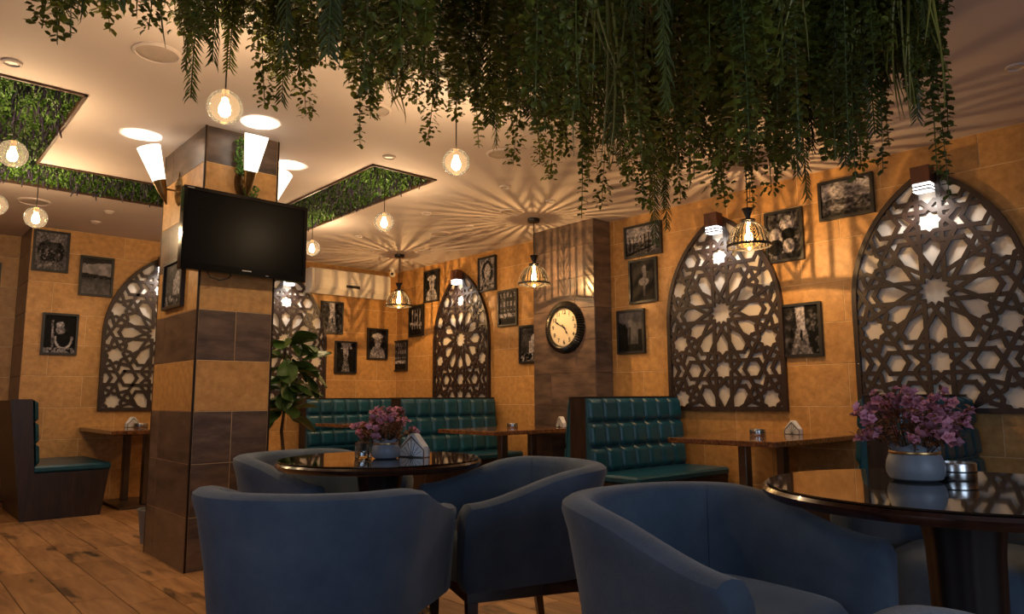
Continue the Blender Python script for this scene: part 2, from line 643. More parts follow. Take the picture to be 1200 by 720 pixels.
# ---- ceiling with a U-shaped recess
TX0, TX1, TX2, TX3 = 0.19, 0.82, 2.711, 3.305
TY0, TY1, TY2 = 4.60, 6.20, 6.91
RD = 0.10
cb = MB()
for (x0, x1, y0, y1) in [(-3.2, 5.6, -2.6, TY0), (-3.2, TX0, TY0, TY2), (TX1, TX2, TY0, TY1), (TX3, 5.6, TY0, TY2), (-3.2, 5.6, TY2, 9.4)]:
    cb.box(x0, x1, y0, y1, CEIL, CEIL + 0.06)
ce = struct('ceiling', cb, M['ceil'])
lid = MB().box(TX0 - 0.05, TX3 + 0.05, TY0 - 0.05, TY2 + 0.05, CEIL + RD, CEIL + RD + 0.02)
obj('recess_lid', lid, M['hedge_base'], ce)
t = 0.018
for (x0, x1, y0, y1) in [(TX0, TX1, TY0, TY0 + t), (TX0, TX0 + t, TY0, TY2), (TX1 - t, TX1, TY0, TY1 + t), (TX1, TX2, TY1, TY1 + t),
                         (TX2, TX2 + t, TY0, TY1 + t), (TX2, TX3, TY0, TY0 + t), (TX3 - t, TX3, TY0, TY2), (TX0, TX3, TY2 - t, TY2)]:
    obj('recess_board', MB().cbox(x0, x1, y0, y1, CEIL - 0.012, CEIL + RD, 0.002), M['liner'], ce)


# ---- walls
wr = struct('wall_right', MB().box(XW + 0.003, XW + 0.14, -2.6, 8.7, 0, CEIL), M['grout'])
lay_tiles(wr, (XW + 0.008, -2.6, 0), (-1, 0), 11.14, ROWS, M['sand'], shift=0.16)
wb = struct('wall_back', MB().box(XJ + 0.008, 5.6, YW + 0.003, YW + 0.14, 0, CEIL), M['grout'])
lay_tiles(wb, (XW, YW + 0.008, 0), (0, -1), XW - XJ, ROWS, M['sand'], shift=0.3)
wc = struct('wall_recess', MB().box(-3.2, XJ, YJ + 0.003, YJ + 0.14, 0, CEIL), M['grout'])
lay_tiles(wc, (XJ, YJ + 0.008, 0), (0, -1), 2.0, ROWS, M['sand'], shift=0.2)
wj = struct('wall_jog', MB().box(XJ + 0.008, XJ + 0.1, YW + 0.15, YJ + 0.1, 0, CEIL), M['dark_grout'])
lay_tiles(wj, (XJ + 0.008, YW, 0), (-1, 0), YJ - YW, ROWS, M['dark_tile'])


def plain_wall_with_window(name, u, v0, v1, horizontal, wn):
    """a plain wall with one shop window; u is the wall plane, window from v0 to v1"""
    b = MB()
    lo, hi = (-3.2, 5.6) if horizontal else (-2.6, 9.4)
    z0, z1 = 0.55, 2.35
    for a0, a1, b0, b1 in [(lo, v0, 0, CEIL), (v1, hi, 0, CEIL), (v0, v1, 0, z0), (v0, v1, z1, CEIL)]:
        if horizontal:
            b.box(a0, a1, u - 0.12, u, b0, b1)
        else:
            b.box(u - 0.12, u, a0, a1, b0, b1)
    struct(name, b, M['wall_plain'])
    f, g = MB(), MB()
    n = 3
    e = 0.05
    for k in range(n + 1):
        p = v0 + (v1 - v0 - e) * k / n
        f.box(*((p, p + e, u - 0.09, u - 0.03) if horizontal else (u - 0.09, u - 0.03, p, p + e)), z0, z1)
    for zz in (z0, z1 - e):
        f.box(*((v0, v1, u - 0.09, u - 0.03) if horizontal else (u - 0.09, u - 0.03, v0, v1)), zz, zz + e)
    wo = struct('window_%d' % wn, f, M['sky_frame'])
    g.box(*((v0, v1, u - 0.065, u - 0.06) if horizontal else (u - 0.065, u - 0.06, v0, v1)), z0, z1)
    obj('pane', g, M['window_glass'], wo)


plain_wall_with_window('wall_front', -2.6, -0.6, 1.8, True, 1)
plain_wall_with_window('wall_left', -3.2, -0.6, 1.8, False, 2)

# ---- the striped tiled pillar
PX0, PX1, PY0, PY1 = 1.494, 1.987, 4.62, 5.465
pil = thing('tiled_pillar', 'square pillar striped with dark slate and sandstone tile bands, carrying the television', 'pillar', (PX0, PY0, 0))
t = 0.008
obj('core', MB().box(.003, PX1 - PX0 - .003, .003, PY1 - PY0 - .003, 0, CEIL), M['grout'], pil)
band = [0, 0, 0, 1, 0, 1, 0, 1, 0]
bm_ = lambda r: M['sand'] if band[r] else M['dark_tile']
wx, wy = PX1 - PX0, PY1 - PY0
e = 0.012
lay_tiles(pil, (wx - e, t, 0), (0, -1), wx - 2 * e, ROWS, bm_, tl=lambda r: 0.637 if band[r] else (wx - 2 * e) / 2, stagger=0, shift=0.0, joint=0.0035)
lay_tiles(pil, (t, e, 0), (-1, 0), wy - 2 * e, ROWS, bm_, tl=0.637, shift=0.637, stagger=0, joint=0.0035)
lay_tiles(pil, (wx - t, wy - e, 0), (1, 0), wy - 2 * e, ROWS, bm_, tl=0.637, stagger=0, joint=0.0035)
lay_tiles(pil, (e, wy - t, 0), (0, 1), wx - 2 * e, ROWS, bm_, tl=0.637, stagger=0, joint=0.0035)
for cx, cy in ((0, 0), (wx, 0), (0, wy), (wx, wy)):
    x0 = -0.001 if cx == 0 else wx - e + 0.001
    y0 = -0.001 if cy == 0 else wy - e + 0.001
    obj('corner_trim', MB().box(x0, x0 + e, y0, y0 + e, 0, CEIL), M['corner'], pil)

# ---- dark pier with the clock, against the right wall
QX, QY0, QY1 = 5.21, 4.62, 5.49
pier = thing('dark_pier', 'dark bronze slate tiled pier against the right wall, with the round clock on it', 'pillar', (QX, QY0, 0))
qx, qy = XW - QX, QY1 - QY0
obj('core', MB().box(t, qx, t, qy - t, 0, CEIL), M['dark_grout'], pier)
lay_tiles(pier, (t, 0.004, 0), (-1, 0), qy - 0.008, ROWS, M['dark_tile'], tl=0.637, shift=0.26, stagger=0.55, joint=0.0035)
lay_tiles(pier, (qx, t, 0), (0, -1), qx - 0.004, ROWS, M['dark_tile'], tl=0.637, stagger=0, joint=0.0035)
lay_tiles(pier, (0.004, qy - t, 0), (0, 1), qx - 0.004, ROWS, M['dark_tile'], tl=0.637, stagger=0, joint=0.0035)


# ================================================================== CEILING GREENERY MATS
def hedge_mat(label, x0, x1, y0, y1, n):
    """clipped artificial hedge: a base sheet full of small upright leaves"""
    z = CEIL + RD - 0.004
    g = 0.02
    base = MB().box(x0 + g, x1 - g, y0 + g, y1 - g, z - 0.02, z)
    ob = obj('hedge_mat', base, M['hedge_base'])
    tag(ob, label, 'hedge', 'hedge mats in the ceiling recess', 'stuff')
    lf, sp = MB(), MB()
    for i in range(n):
        p = (random.uniform(x0 + g, x1 - g), random.uniform(y0 + g, y1 - g), z - random.uniform(0.02, 0.085))
        a, b = random.uniform(0, 2 * pi), random.uniform(-1.2, 0.15)
        d = (cos(a) * cos(b), sin(a) * cos(b), sin(b))
        L, W = random.uniform(0.020, 0.037), random.uniform(0.010, 0.017)
        s_ = Vector((-sin(a), cos(a), 0)) * W / 2
        p = Vector(p)
        d = Vector(d)
        lf.add([p, p + d * L * .5 - s_, p + d * L, p + d * L * .5 + s_], [(0, 1, 2), (0, 2, 3)])
    for i in range(n // 60):
        p = Vector((random.uniform(x0 + .04, x1 - .04), random.uniform(y0 + .04, y1 - .04), z - 0.03))
        q = p + Vector((random.uniform(-.04, .04), random.uniform(-.04, .04), -random.uniform(0.05, 0.12)))
        sp.tube([p, (p + q) / 2 + Vector((.006, 0, 0)), q], [0.003, 0.007, 0.004], 5)
    a = obj('leaves', lf, M['hedge'], ob)
    a['kind'] = 'stuff'
    a = obj('purple_sprigs', sp, M['hedge_dark'], ob)
    a['kind'] = 'stuff'


hedge_mat('green hedge mat in the left arm of the ceiling recess, above the left glass globes', TX0, TX1, TY0, TY1, 20000)
hedge_mat('green hedge mat running behind the pillar in the ceiling recess', TX0, TX3, TY1, TY2, 40000)
hedge_mat('green hedge mat in the right arm of the ceiling recess, right of the television', TX2, TX3, TY0, TY1, 20000)

# ================================================================== CEILING DISCS
def disc(kind, x, y, r, label, group):
    b = MB()
    if kind == 'ceiling_speaker':
        b.lathe([(r * 0.86, -0.004), (r * 0.88, -0.012), (r, -0.006), (r, 0)], 40)
        ob = obj('ceiling_speaker', b, M['ceil'], None, (x, y, CEIL), smooth=True)
        obj('grille', MB().lathe([(0.0005, -0.006), (r * 0.86, -0.006), (r * .87, 0)], 40), M['plate'], ob)
    else:
        b.lathe([(r * 0.72, -0.002), (r * 0.75, -0.012), (r, -0.008), (r * 1.02, 0)], 28)
        ob = obj('downlight', b, M['ceil'], None, (x, y, CEIL), smooth=True)
        obj('lens', MB().lathe([(0.0005, -0.004), (r * 0.73, -0.004), (r * .74, 0)], 28), M['white_plastic'], ob)
        d = bpy.data.lights.new('downlight_spot', 'SPOT')
        d.energy = DOWN_W
        d.color = (1.0, 0.80, 0.58)
        d.spot_size = radians(120)
        d.spot_blend = 1.0
        d.shadow_soft_size = 0.03
        so = bpy.data.objects.new('downlight_spot', d)
        COL.objects.link(so)
        so.parent = ob
        so.location = (0, 0, -0.014)
    tag(ob, label, kind.replace('ceiling_', ''), group)


for x, y, r, l in [(0.967, 3.79, 0.115, 'large round ceiling speaker in front of the pillar, above the left globe lamps'),
                   (2.176, 3.70, 0.11, 'large round ceiling speaker behind the tips of the hanging vines'),
                   (3.295, 3.79, 0.11, 'large round ceiling speaker right of the middle glass globe'),
                   (4.437, 4.956, 0.12, 'round white ceiling speaker beside the canopy of the dome lamp by the clock'),
                   (4.468, 6.15, 0.12, 'round white ceiling speaker between the two far dome lamps'),
                   (4.441, 7.356, 0.11, 'round ceiling speaker left of the farthest dome lamp'),
                   (4.882, 7.05, 0.11, 'round ceiling speaker right of the farthest dome lamp'),
                   (0.974, 7.467, 0.13, 'round ceiling speaker behind the recess, above the left wall pictures'),
                   (4.55, 3.745, 0.11, 'round ceiling speaker behind the longest hanging fern')]:
    disc('ceiling_speaker', x, y, r, l, 'ceiling speakers')
for x, y, l in [(0.428, 4.402, 'small round downlight beside the left arm of the hedge recess'),
                (2.719, 4.386, 'small round downlight by the near corner of the right hedge recess'),
                (3.857, 4.393, 'small round downlight right of the middle glass globe'),
                (3.86, 5.536, 'small round downlight between the right recess and the dome lamps'),
                (4.496, 5.668, 'small round downlight near the far ceiling speaker'),
                (1.564, 7.426, 'small round downlight behind the recess, left of the pillar'),
                (1.56, 7.95, 'small round downlight nearest the back wall, left of the pillar'),
                (3.515, 1.147, 'small round downlight at the upper right, beside the hanging vines'),
                (4.477, 0.926, 'small round downlight at the right, nearest the right wall'),
                (4.461, 4.463, 'small round downlight left of the dark pier'),
                (3.87, 6.823, 'small round downlight beyond the right hedge recess')]:
    disc('downlight', x, y, 0.048, l, 'small ceiling downlights')


# ================================================================== LATTICE PANELS
def clip_poly(poly, region):
    """Sutherland-Hodgman against a convex counter-clockwise region"""
    out = poly
    n = len(region)
    for i in range(n):
        ax, ay = region[i]
        bx, by = region[(i + 1) % n]
        inp, out = out, []
        if not inp:
            return []
        for k in range(len(inp)):
            p, q = inp[k - 1], inp[k]
            dp = (bx - ax) * (p[1] - ay) - (by - ay) * (p[0] - ax)
            dq = (bx - ax) * (q[1] - ay) - (by - ay) * (q[0] - ax)
            if dp * dq < 0:
                s = dp / (dp - dq)
                out.append((p[0] + (q[0] - p[0]) * s, p[1] + (q[1] - p[1]) * s))
            if dq >= 0:
                out.append(q)
    return out


def arch(hw, zs, rise, inset=0.0, n=14):
    c = (rise * rise - hw * hw) / (2 * hw)
    R = hw + c - inset
    a1 = math.acos(min(1, c / R))
    pts = [(-hw + inset, inset), (hw - inset, inset)]
    pts += [(-c + R * cos(a1 * k / n), zs + R * sin(a1 * k / n)) for k in range(n + 1)]
    pts += [(c - R * cos(a1 * k / n), zs + R * sin(a1 * k / n)) for k in range(n - 1, -1, -1)]
    return pts


PAN_HW, PAN_ZS, PAN_RISE, PAN_Z = 0.56, 0.80, 0.905, 0.915


def lattice_mesh():
    U = 0.49
    cz = 1.752 - PAN_Z
    d = 0.14
    a = 1.41421356 * d
    # one strap from the corner of a twelve-point star to the corner of its neighbour, and one round the hexagons
    base = [[(a * cos(radians(75)), a * sin(radians(75))), (-0.3176, 0.83), (-0.315, 0.890), (-0.150, 1.055), (-0.14, 2 - d)],
            [(-0.41, 0.71), (-0.085, 0.71), (0.055, 0.85), (0.664, 0.85)]]
    region = arch(PAN_HW, PAN_ZS, PAN_RISE, 0.02)
    wd = 0.0305
    mb = MB()
    seen = set()
    y0, y1 = 0.0, 0.014
    for i in range(-2, 3):
        for j in range(-3, 4):
            ox, oy = i * sqrt(3), 2 * j + (1 if i % 2 else 0)
            if abs(ox) > 3 or abs(oy) > 3.6:
                continue
            for k in range(6):
                ca, sa = cos(k * pi / 3), sin(k * pi / 3)
                for mir in (1, -1):
                    for line in base:
                        pts = [((mir * x * ca - y * sa + ox) * U, (mir * x * sa + y * ca + oy) * U + cz) for x, y in line]
                        key = tuple(sorted((round(p[0], 3), round(p[1], 3)) for p in (pts[0], pts[1], pts[-2], pts[-1])))
                        if key in seen:
                            continue
                        seen.add(key)
                        # mitred ribbon along the strap
                        P = [Vector(p) for p in pts]
                        P[0] = P[0] - (P[1] - P[0]).normalized() * wd * 0.42
                        P[-1] = P[-1] + (P[-1] - P[-2]).normalized() * wd * 0.42
                        off = []
                        for q in range(len(P)):
                            d0 = (P[q] - P[q - 1]).normalized() if q > 0 else (P[1] - P[0]).normalized()
                            d1 = (P[q + 1] - P[q]).normalized() if q < len(P) - 1 else d0
                            n0, n1 = Vector((-d0.y, d0.x)), Vector((-d1.y, d1.x))
                            mt = (n0 + n1).normalized()
                            off.append(mt * (wd / 2 / max(0.5, mt.dot(n0))))
                        for q in range(len(P) - 1):
                            quad = [P[q] - off[q], P[q + 1] - off[q + 1], P[q + 1] + off[q + 1], P[q] + off[q]]
                            c = clip_poly([tuple(v) for v in quad], region)
                            if len(c) >= 3:
                                mb.prism(c, 'y', y0, y1 - 0.00035 * (len(seen) % 11) - 0.0001 * q)
    return mb


def ring_prism(mb, outer, inner, y0, y1):
    n = len(outer)
    for i in range(n):
        k = (i + 1) % n
        o0, o1, i0, i1 = outer[i], outer[k], inner[i], inner[k]
        vs = [(o0[0], y0, o0[1]), (o1[0], y0, o1[1]), (i1[0], y0, i1[1]), (i0[0], y0, i0[1]),
              (o0[0], y1, o0[1]), (o1[0], y1, o1[1]), (i1[0], y1, i1[1]), (i0[0], y1, i0[1])]
        mb.add(vs, [(0, 3, 2, 1), (4, 5, 6, 7), (0, 1, 5, 4), (3, 7, 6, 2)])


def make_panel(label):
    p = thing('lattice_panel', label, 'lattice panel', (0, 0, 0), 0, 'arched lattice panels on the walls')
    A0 = arch(PAN_HW, PAN_ZS, PAN_RISE)
    A1 = arch(PAN_HW, PAN_ZS, PAN_RISE, 0.034)
    obj('backing', MB().prism(arch(PAN_HW, PAN_ZS, PAN_RISE, 0.012), 'y', 0.0, 0.008), M['cream'], p)
    lo = obj('lattice', lattice_mesh(), M['lattice'], p, (0, 0.022, 0))
    fm = MB()
    ring_prism(fm, A0, A1, 0.0, 0.042)
    obj('frame', fm, M['lattice'], p)
    sc = MB()
    for sx, sz in ((-0.50, 0.95), (0.50, 0.95), (-0.538, 0.35), (0.538, 0.35)):
        sc.lathe([(0.0005, 0.003), (0.005, 0.002), (0.006, 0)], 10, (sx * 1.0, 0.042, sz), axis='y')
    obj('screw_caps', sc, M['steel'], p)
    return p


def make_arch_lamp(label):
    """wooden box lamp with louvres at the tip of a panel, shining down the lattice"""
    a = thing('arch_lamp', label, 'wall lamp', (0, 0, 0), 0, 'box lamps at the tips of the lattice panels')
    obj('housing', MB().cbox(-0.062, 0.062, 0.0, 0.10, -0.02, 0.10, 0.003), M['lamp_wood'], a)
    obj('diffuser', MB().box(-0.056, 0.056, 0.006, 0.085, -0.075, -0.021), M['arch_glow'], a)
    for z in (-0.048, -0.072):
        obj('louvre', MB().cbox(-0.060, 0.060, 0.004, 0.094, z, z + 0.010, 0.002), M['lamp_wood'], a.children[0])
    d = bpy.data.lights.new('arch_spot', 'SPOT')
    d.energy = ARCH_W * 2.6
    d.color = (1.0, 0.90, 0.80)
    d.spot_size = radians(150)
    d.spot_blend = 0.8
    d.shadow_soft_size = 0.05
    o = bpy.data.objects.new('arch_spot', d)
    COL.objects.link(o)
    o.parent = a
    o.location = (0, 0.14, -0.10)
    o.rotation_euler = (radians(-12), 0, 0)
    return a


pan = None
lamp = None
for (x, y, rz, la, lb) in [
        (XW, 1.706, RW, 'large arched star lattice panel on the right wall, behind the right flower pot', 'box lamp at the tip of the nearest lattice panel, upper right'),
        (XW, 3.376, RW, 'arched star lattice panel on the right wall behind the near dome pendant', 'box lamp at the tip of the lattice panel behind the near dome pendant'),
        (XW, 7.044, RW, 'narrow-looking arched star lattice panel between the clock pier and the room corner', 'box lamp at the tip of the lattice panel left of the woman portrait'),
        (3.827, YW, BW, 'arched star lattice panel on the back wall behind the fig tree', 'box lamp at the tip of the lattice panel behind the fig tree'),
        (2.365, YW, BW, 'arched star lattice panel on the back wall left of the striped pillar', 'box lamp at the tip of the lattice panel half hidden by the striped pillar')]:
    if pan is None:
        pan = make_panel(la)
        lamp = make_arch_lamp(lb)
        p, q = pan, lamp
    else:
        p, q = copy_tree(pan), copy_tree(lamp)
    p.location = (x, y, PAN_Z)
    p.rotation_euler = (0, 0, rz)
    p['label'] = la
    q['label'] = lb
    n = (-1, 0) if rz == RW else (0, -1)
    q.location = (x + n[0] * 0.0425, y + n[1] * 0.0425, PAN_Z + 1.60)
    q.rotation_euler = (0, 0, rz)


# ================================================================== FRAMED PHOTOGRAPHS
def vnoise(h, w_, cells, seed):
    r = np.random.default_rng(seed)
    g = r.random((cells + 2, cells + 2))
    ys = np.linspace(0, cells, h)
    xs = np.linspace(0, cells, w_)
    yi, xi = ys.astype(int), xs.astype(int)
    fy, fx = (ys - yi)[:, None], (xs - xi)[None, :]
    a = g[yi][:, xi]
    b = g[yi][:, xi + 1]
    c = g[yi + 1][:, xi]
    d = g[yi + 1][:, xi + 1]
    return (a * (1 - fx) + b * fx) * (1 - fy) + (c * (1 - fx) + d * fx) * fy


def paint(kind, h, w_, seed):
    """a small black-and-white picture; row 0 is the top"""
    Y, X = np.mgrid[0:h, 0:w_]
    y, x = Y / (h - 1), X / (w_ - 1)
    n1 = vnoise(h, w_, 5, seed)
    n2 = vnoise(h, w_, 12, seed + 1)
    n3 = vnoise(h, w_, 24, seed + 2)
    g = np.full((h, w_), 0.2)

    def ell(cx, cy, rx, ry):
        return ((x - cx) / rx) ** 2 + ((y - cy) / ry) ** 2 < 1

    def put(mask, v):
        g[mask] = v[mask] if isinstance(v, np.ndarray) else v

    if kind == 'street':
        g[:] = 0.55 + 0.2 * n1
        vx = 0.52 + 0.1 * (n1[0, 0] - .5)
        left = x < vx - 0.06 - 0.5 * np.abs(y - 0.45) * (y > .45) - 0.25 * (1 - y) * 0.4
        put(left, 0.10 + 0.28 * n2)
        right = x > vx + 0.10 + 0.35 * np.abs(y - 0.5) * (y > .5)
        put(right, 0.06 + 0.35 * n3 * (n2 > .45))
        put((y > 0.62) & ~left & ~right, 0.28 + 0.25 * n3)
        for k in range(5):
            cx = 0.22 + 0.13 * k + 0.05 * n2[3, k]
            put(ell(cx, 0.56 + 0.02 * k, 0.035, 0.12), 0.04 + 0.5 * (k % 2))
    elif kind == 'alley':
        g[:] = 0.05 + 0.1 * n2
        put((np.abs(x - 0.5) < 0.16 - 0.1 * y) & (y < 0.5), 0.65)
        put((np.abs(x - 0.5) < 0.05 + 0.28 * (y - 0.4)) & (y > 0.4), 0.25 + 0.3 * n3)
        put((y < .22) & (x > .25) & (x < .8) & (n2 > .4), 0.6)
    elif kind == 'oldman':
        g[:] = 0.10 + 0.12 * n2
        put(ell(0.5, 0.98, 0.42, 0.42), 0.42 + 0.3 * n3)
        put(ell(0.52, 0.40, 0.19, 0.21), 0.45 + 0.25 * n3)
        put(ell(0.50, 0.23, 0.30, 0.10), 0.62 + 0.2 * n3)
        put(ell(0.51, 0.54, 0.13, 0.12), 0.75)
        put(ell(0.45, 0.38, .03, .015) | ell(0.60, 0.38, .03, .015), 0.05)
    elif kind == 'woman':
        g[:] = 0.70 - 0.3 * (n2 > 0.55)
        put(ell(0.5, 0.45, 0.34, 0.36) & (n3 > .25), 0.06 + 0.15 * n3)
        put(ell(0.52, 0.44, 0.19, 0.25), 0.68 + 0.08 * n2)
        put(ell(0.45, 0.40, .05, .02) | ell(0.62, 0.40, .05, .02), 0.05)
        put(ell(0.55, 0.58, .05, .02), 0.2)
        put((np.abs(x - .5) < .12) & (y > .66), 0.6)
        put((y > .8) & (n3 > .45), 0.1)
    elif kind == 'skyline':
        g[:] = 0.42 + 0.45 * n1 * (n2 > .3)
        hl = 0.52 - 0.05 * n3[5]
        put(y > hl[None, :], 0.12 + 0.4 * n3)
        put(ell(0.35, 0.72, 0.22, 0.07), 0.5)
        put(y > 0.85, 0.08 + 0.25 * n3)
    elif kind == 'beach':
        g[:] = 0.55 + 0.12 * n1 - 0.1 * y
        put((y < 0.16 - 0.08 * x + 0.05 * n2), 0.22)
        put((y > 0.42 + 0.06 * x) & (y < 0.52 + 0.02 * n2), 0.20)
        put(y >= 0.52, 0.20 + 0.18 * y + 0.05 * n3)
        put((np.abs(y - 0.54) < .012) & (n3 > .4), 0.05)
    elif kind == 'harbour':
        g[:] = 0.55 + 0.15 * n1
        put(y > 0.55, 0.15 + 0.35 * n3)
        for k in range(7):
            cx = 0.12 + 0.11 * k
            put((np.abs(x - cx - .02 * (y - .5)) < 0.014) & (y > 0.18 + 0.2 * n2[k, 3]) & (y < .85), 0.03)
        put((y > .5) & (y < .9) & (np.abs(x - .8) < .05), 0.6)
        put((y > 0.72) & (np.abs(y - 0.95 + 0.3 * x) < .04), 0.04)
    elif kind == 'dancer':
        g[:] = 0.20 - 0.07 * y + 0.05 * n1
        put(ell(0.55, 0.22, 0.09, 0.11), 0.45 + 0.2 * n3)
        put(ell(0.56, 0.37, 0.07, 0.09), 0.5)
        put(ell(0.52, 0.52, 0.20, 0.10), 0.42 + 0.2 * n3)
        put((np.abs(x - 0.53) < 0.04) & (y > .55) & (y < .88), 0.42)
    elif kind == 'tower':
        g[:] = 0.42 - 0.12 * y + 0.05 * n1
        put((x < 0.38) & (y > 0.25 + 0.6 * x * n2[4]), 0.05 + 0.1 * n3)
        put((np.abs(x - 0.45) < 0.05) & (y > 0.38), 0.18 + 0.1 * n3)
        put((np.abs(x - 0.86) < 0.08) & (y > 0.45), 0.08)
        put(y > 0.8, 0.03 + 0.1 * n3)
    elif kind == 'children':
        g[:] = 0.16 + 0.3 * n2 * (n3 > .4)
        put(ell(0.60, 0.24, 0.22, 0.16), 0.48 + 0.3 * n3)
        put(ell(0.25, 0.52, 0.2, 0.2), 0.70)
        put(ell(0.62, 0.48, 0.20, 0.14), 0.06)
        put(ell(0.25, 0.72, 0.24, 0.17), 0.07 + 0.1 * n3)
        put(ell(0.62, 0.72, 0.17, 0.15), 0.55 + 0.2 * n2)
        put((y > .85) & (x > .4), 0.1 + 0.1 * n3)
    elif kind == 'monument':
        g[:] = 0.22 + 0.1 * n1
        put((np.abs(x - 0.7) < 0.22) & (y > 0.4) & (y < .75), 0.55 + 0.25 * n3)
        put(ell(0.7, 0.38, 0.12, 0.16), 0.7)
        put(y > 0.75, 0.08 + 0.6 * n3 * (n3 > .6))
    elif kind == 'facade':
        g[:] = 0.16 + 0.25 * n2
        put((np.abs((x * 5) % 1 - .5) < .2) & (np.abs((y * 4) % 1 - .5) < .28) & (y < .6), 0.5 + 0.2 * n3)
        put((np.abs(y - 0.72) < .05) & (n3 > .35), 0.8)
        put(y > 0.8, 0.08 + 0.1 * n3)
    elif kind == 'cart':
        g[:] = 0.32 + 0.25 * n1
        put(ell(0.5, 0.5, 0.42, 0.32) & (n3 > .3), 0.06 + 0.2 * n2)
        put((y < .25) & (x > .45), 0.42 + 0.1 * n2)
        put(y > 0.78, 0.34 + 0.2 * n3)
    elif kind == 'musician':
        g[:] = 0.03 + 0.1 * n2
        put(ell(0.5, 0.26, 0.13, 0.09), 0.55 + 0.2 * n3)
        put(ell(0.52, 0.40, 0.15, 0.10), 0.35 + 0.3 * n3)
        put((np.abs(np.sqrt((x - .62) ** 2 + (y - .62) ** 2) - .25) < .03) & (y > .55), 0.7)
        put((np.abs(x - .25 - .05 * y) < .035) & (y > .15), 0.6 * n3 + .2)
        put((y > .85) & (n3 > .4), 0.55)
    elif kind == 'courtyard':
        g[:] = 0.06 + 0.2 * n2
        for k in range(4):
            put((np.abs(x - 0.2 - .2 * k) < .035) & (y > .1) & (y < .8), 0.55 + 0.2 * n3)
        put((y > .55) & (y < .7) & (n3 > .45), 0.7)
        put(ell(.45, .3, .1, .08), 0.6)
    n4 = vnoise(h, w_, 34, seed + 3)
    if kind not in ('beach', 'tower', 'dancer'):
        g = g * (0.55 + 0.9 * n4)
    g = np.clip(g * (0.8 + 0.4 * n2) + 0.06 * (n3 - .5), 0.01, 0.9)
    return g


PRINT_CACHE = {}


def print_obj(kind, w_, h_, parent, y, seed):
    nx = 40 if w_ <= h_ else 54
    ny = int(nx * h_ / w_)
    g = paint(kind, ny, nx, seed)
    xs = np.linspace(w_ / 2, -w_ / 2, nx)      # viewer's left is local +x
    zs = np.linspace(h_ / 2, -h_ / 2, ny)
    vs = [(xx, y, zz) for zz in zs for xx in xs]
    fs = [(j * nx + i, j * nx + i + 1, (j + 1) * nx + i + 1, (j + 1) * nx + i) for j in range(ny - 1) for i in range(nx - 1)]
    fs = [f[::-1] for f in fs]
    me = bpy.data.meshes.new('print')
    me.from_pydata(vs, [], fs)
    at = me.color_attributes.new('tone', 'FLOAT_COLOR', 'POINT')
    flat = g.reshape(-1)
    lin = np.clip((flat - 0.05) * 1.12, 0.01, 1) ** 2.0 * 0.62
    arr = np.ones((len(flat), 4), dtype=np.float32)
    arr[:, 0], arr[:, 1], arr[:, 2] = lin * 1.0, lin * 0.92, lin * 0.98
    at.data.foreach_set('color', arr.reshape(-1))
    me.materials.append(M['print'])
    me.update()
    return link('print', me, parent)


def framed(loc, rz, w_, h_, kind, label, seed, mount=0.03, b=0.022, tilt=0.0):
    p = thing('framed_photograph', label, 'picture', loc, rz, 'black framed photographs on the walls')
    if tilt:
        p.rotation_euler = (0, tilt, rz)
    f = MB()
    o_ = [(-w_ / 2, -h_ / 2), (w_ / 2, -h_ / 2), (w_ / 2, h_ / 2), (-w_ / 2, h_ / 2)]
    i_ = [(x - math.copysign(b, x), z - math.copysign(b, z)) for x, z in o_]
    ring_prism(f, o_, i_, 0.0, 0.028)
    obj('frame', f, M['black'], p)
    obj('back_board', MB().box(-w_ / 2 + .004, w_ / 2 - .004, 0.001, 0.009, -h_ / 2 + .004, h_ / 2 - .004), M['black'], p)
    m = b * 0.5 + mount * 0.6
    print_obj(kind, w_ - 2 * m, h_ - 2 * m, p, 0.013, seed)
    return p


W_, H_ = 0.335, 0.425
YF = YW - 0.002
XF = XW - 0.002
for i, (y, z, w_, h_, kind, lab, mt) in enumerate([
        (4.200, 2.530, 0.445, 0.315, 'harbour', 'wide photograph of harbour poles under the fern tip, topmost right of the clock pier', .005),
        (4.210, 2.136, W_, H_, 'dancer', 'photograph of a pale dancer on grey, below the wide harbour photograph', .012),
        (4.373, 1.660, W_, H_, 'tower', 'photograph of a church tower at dusk, lowest of three beside the clock pier', .01),
        (2.777, 2.324, 0.322, H_, 'children', 'photograph of huddled children behind the near dome pendant', .008),
        (2.270, 2.535, 0.415, 0.31, 'skyline', 'wide photograph of a city under clouds, left of the nearest lattice panel', .004),
        (2.676, 1.550, 0.330, 0.425, 'street', 'photograph of a crowded market street between the two near lattice panels', .008),
        (7.680, 2.500, W_, H_, 'oldman', 'photograph of an old man in a hat, left of the far lattice tip', .006),
        (8.030, 2.070, W_, H_, 'courtyard', 'photograph of a courtyard with columns, beside the farthest dome pendant', .01),
        (8.400, 1.616, W_, H_, 'facade', 'photograph of a pale house front, on the right wall nearest the room corner', .012),
        (6.535, 2.510, W_, H_, 'woman', 'portrait photograph of a woman with dark hair, right of the far lattice tip', .004),
        (6.165, 2.064, W_, H_, 'facade', 'photograph of a pale house front, below and right of the woman portrait', .01),
        (5.800, 1.624, W_, H_, 'monument', 'photograph of a pale monument, half hidden by the dark clock pier', .006)]):
    framed((XF, y, z), RW, w_, h_, kind, lab, 20 + i * 3, mt)
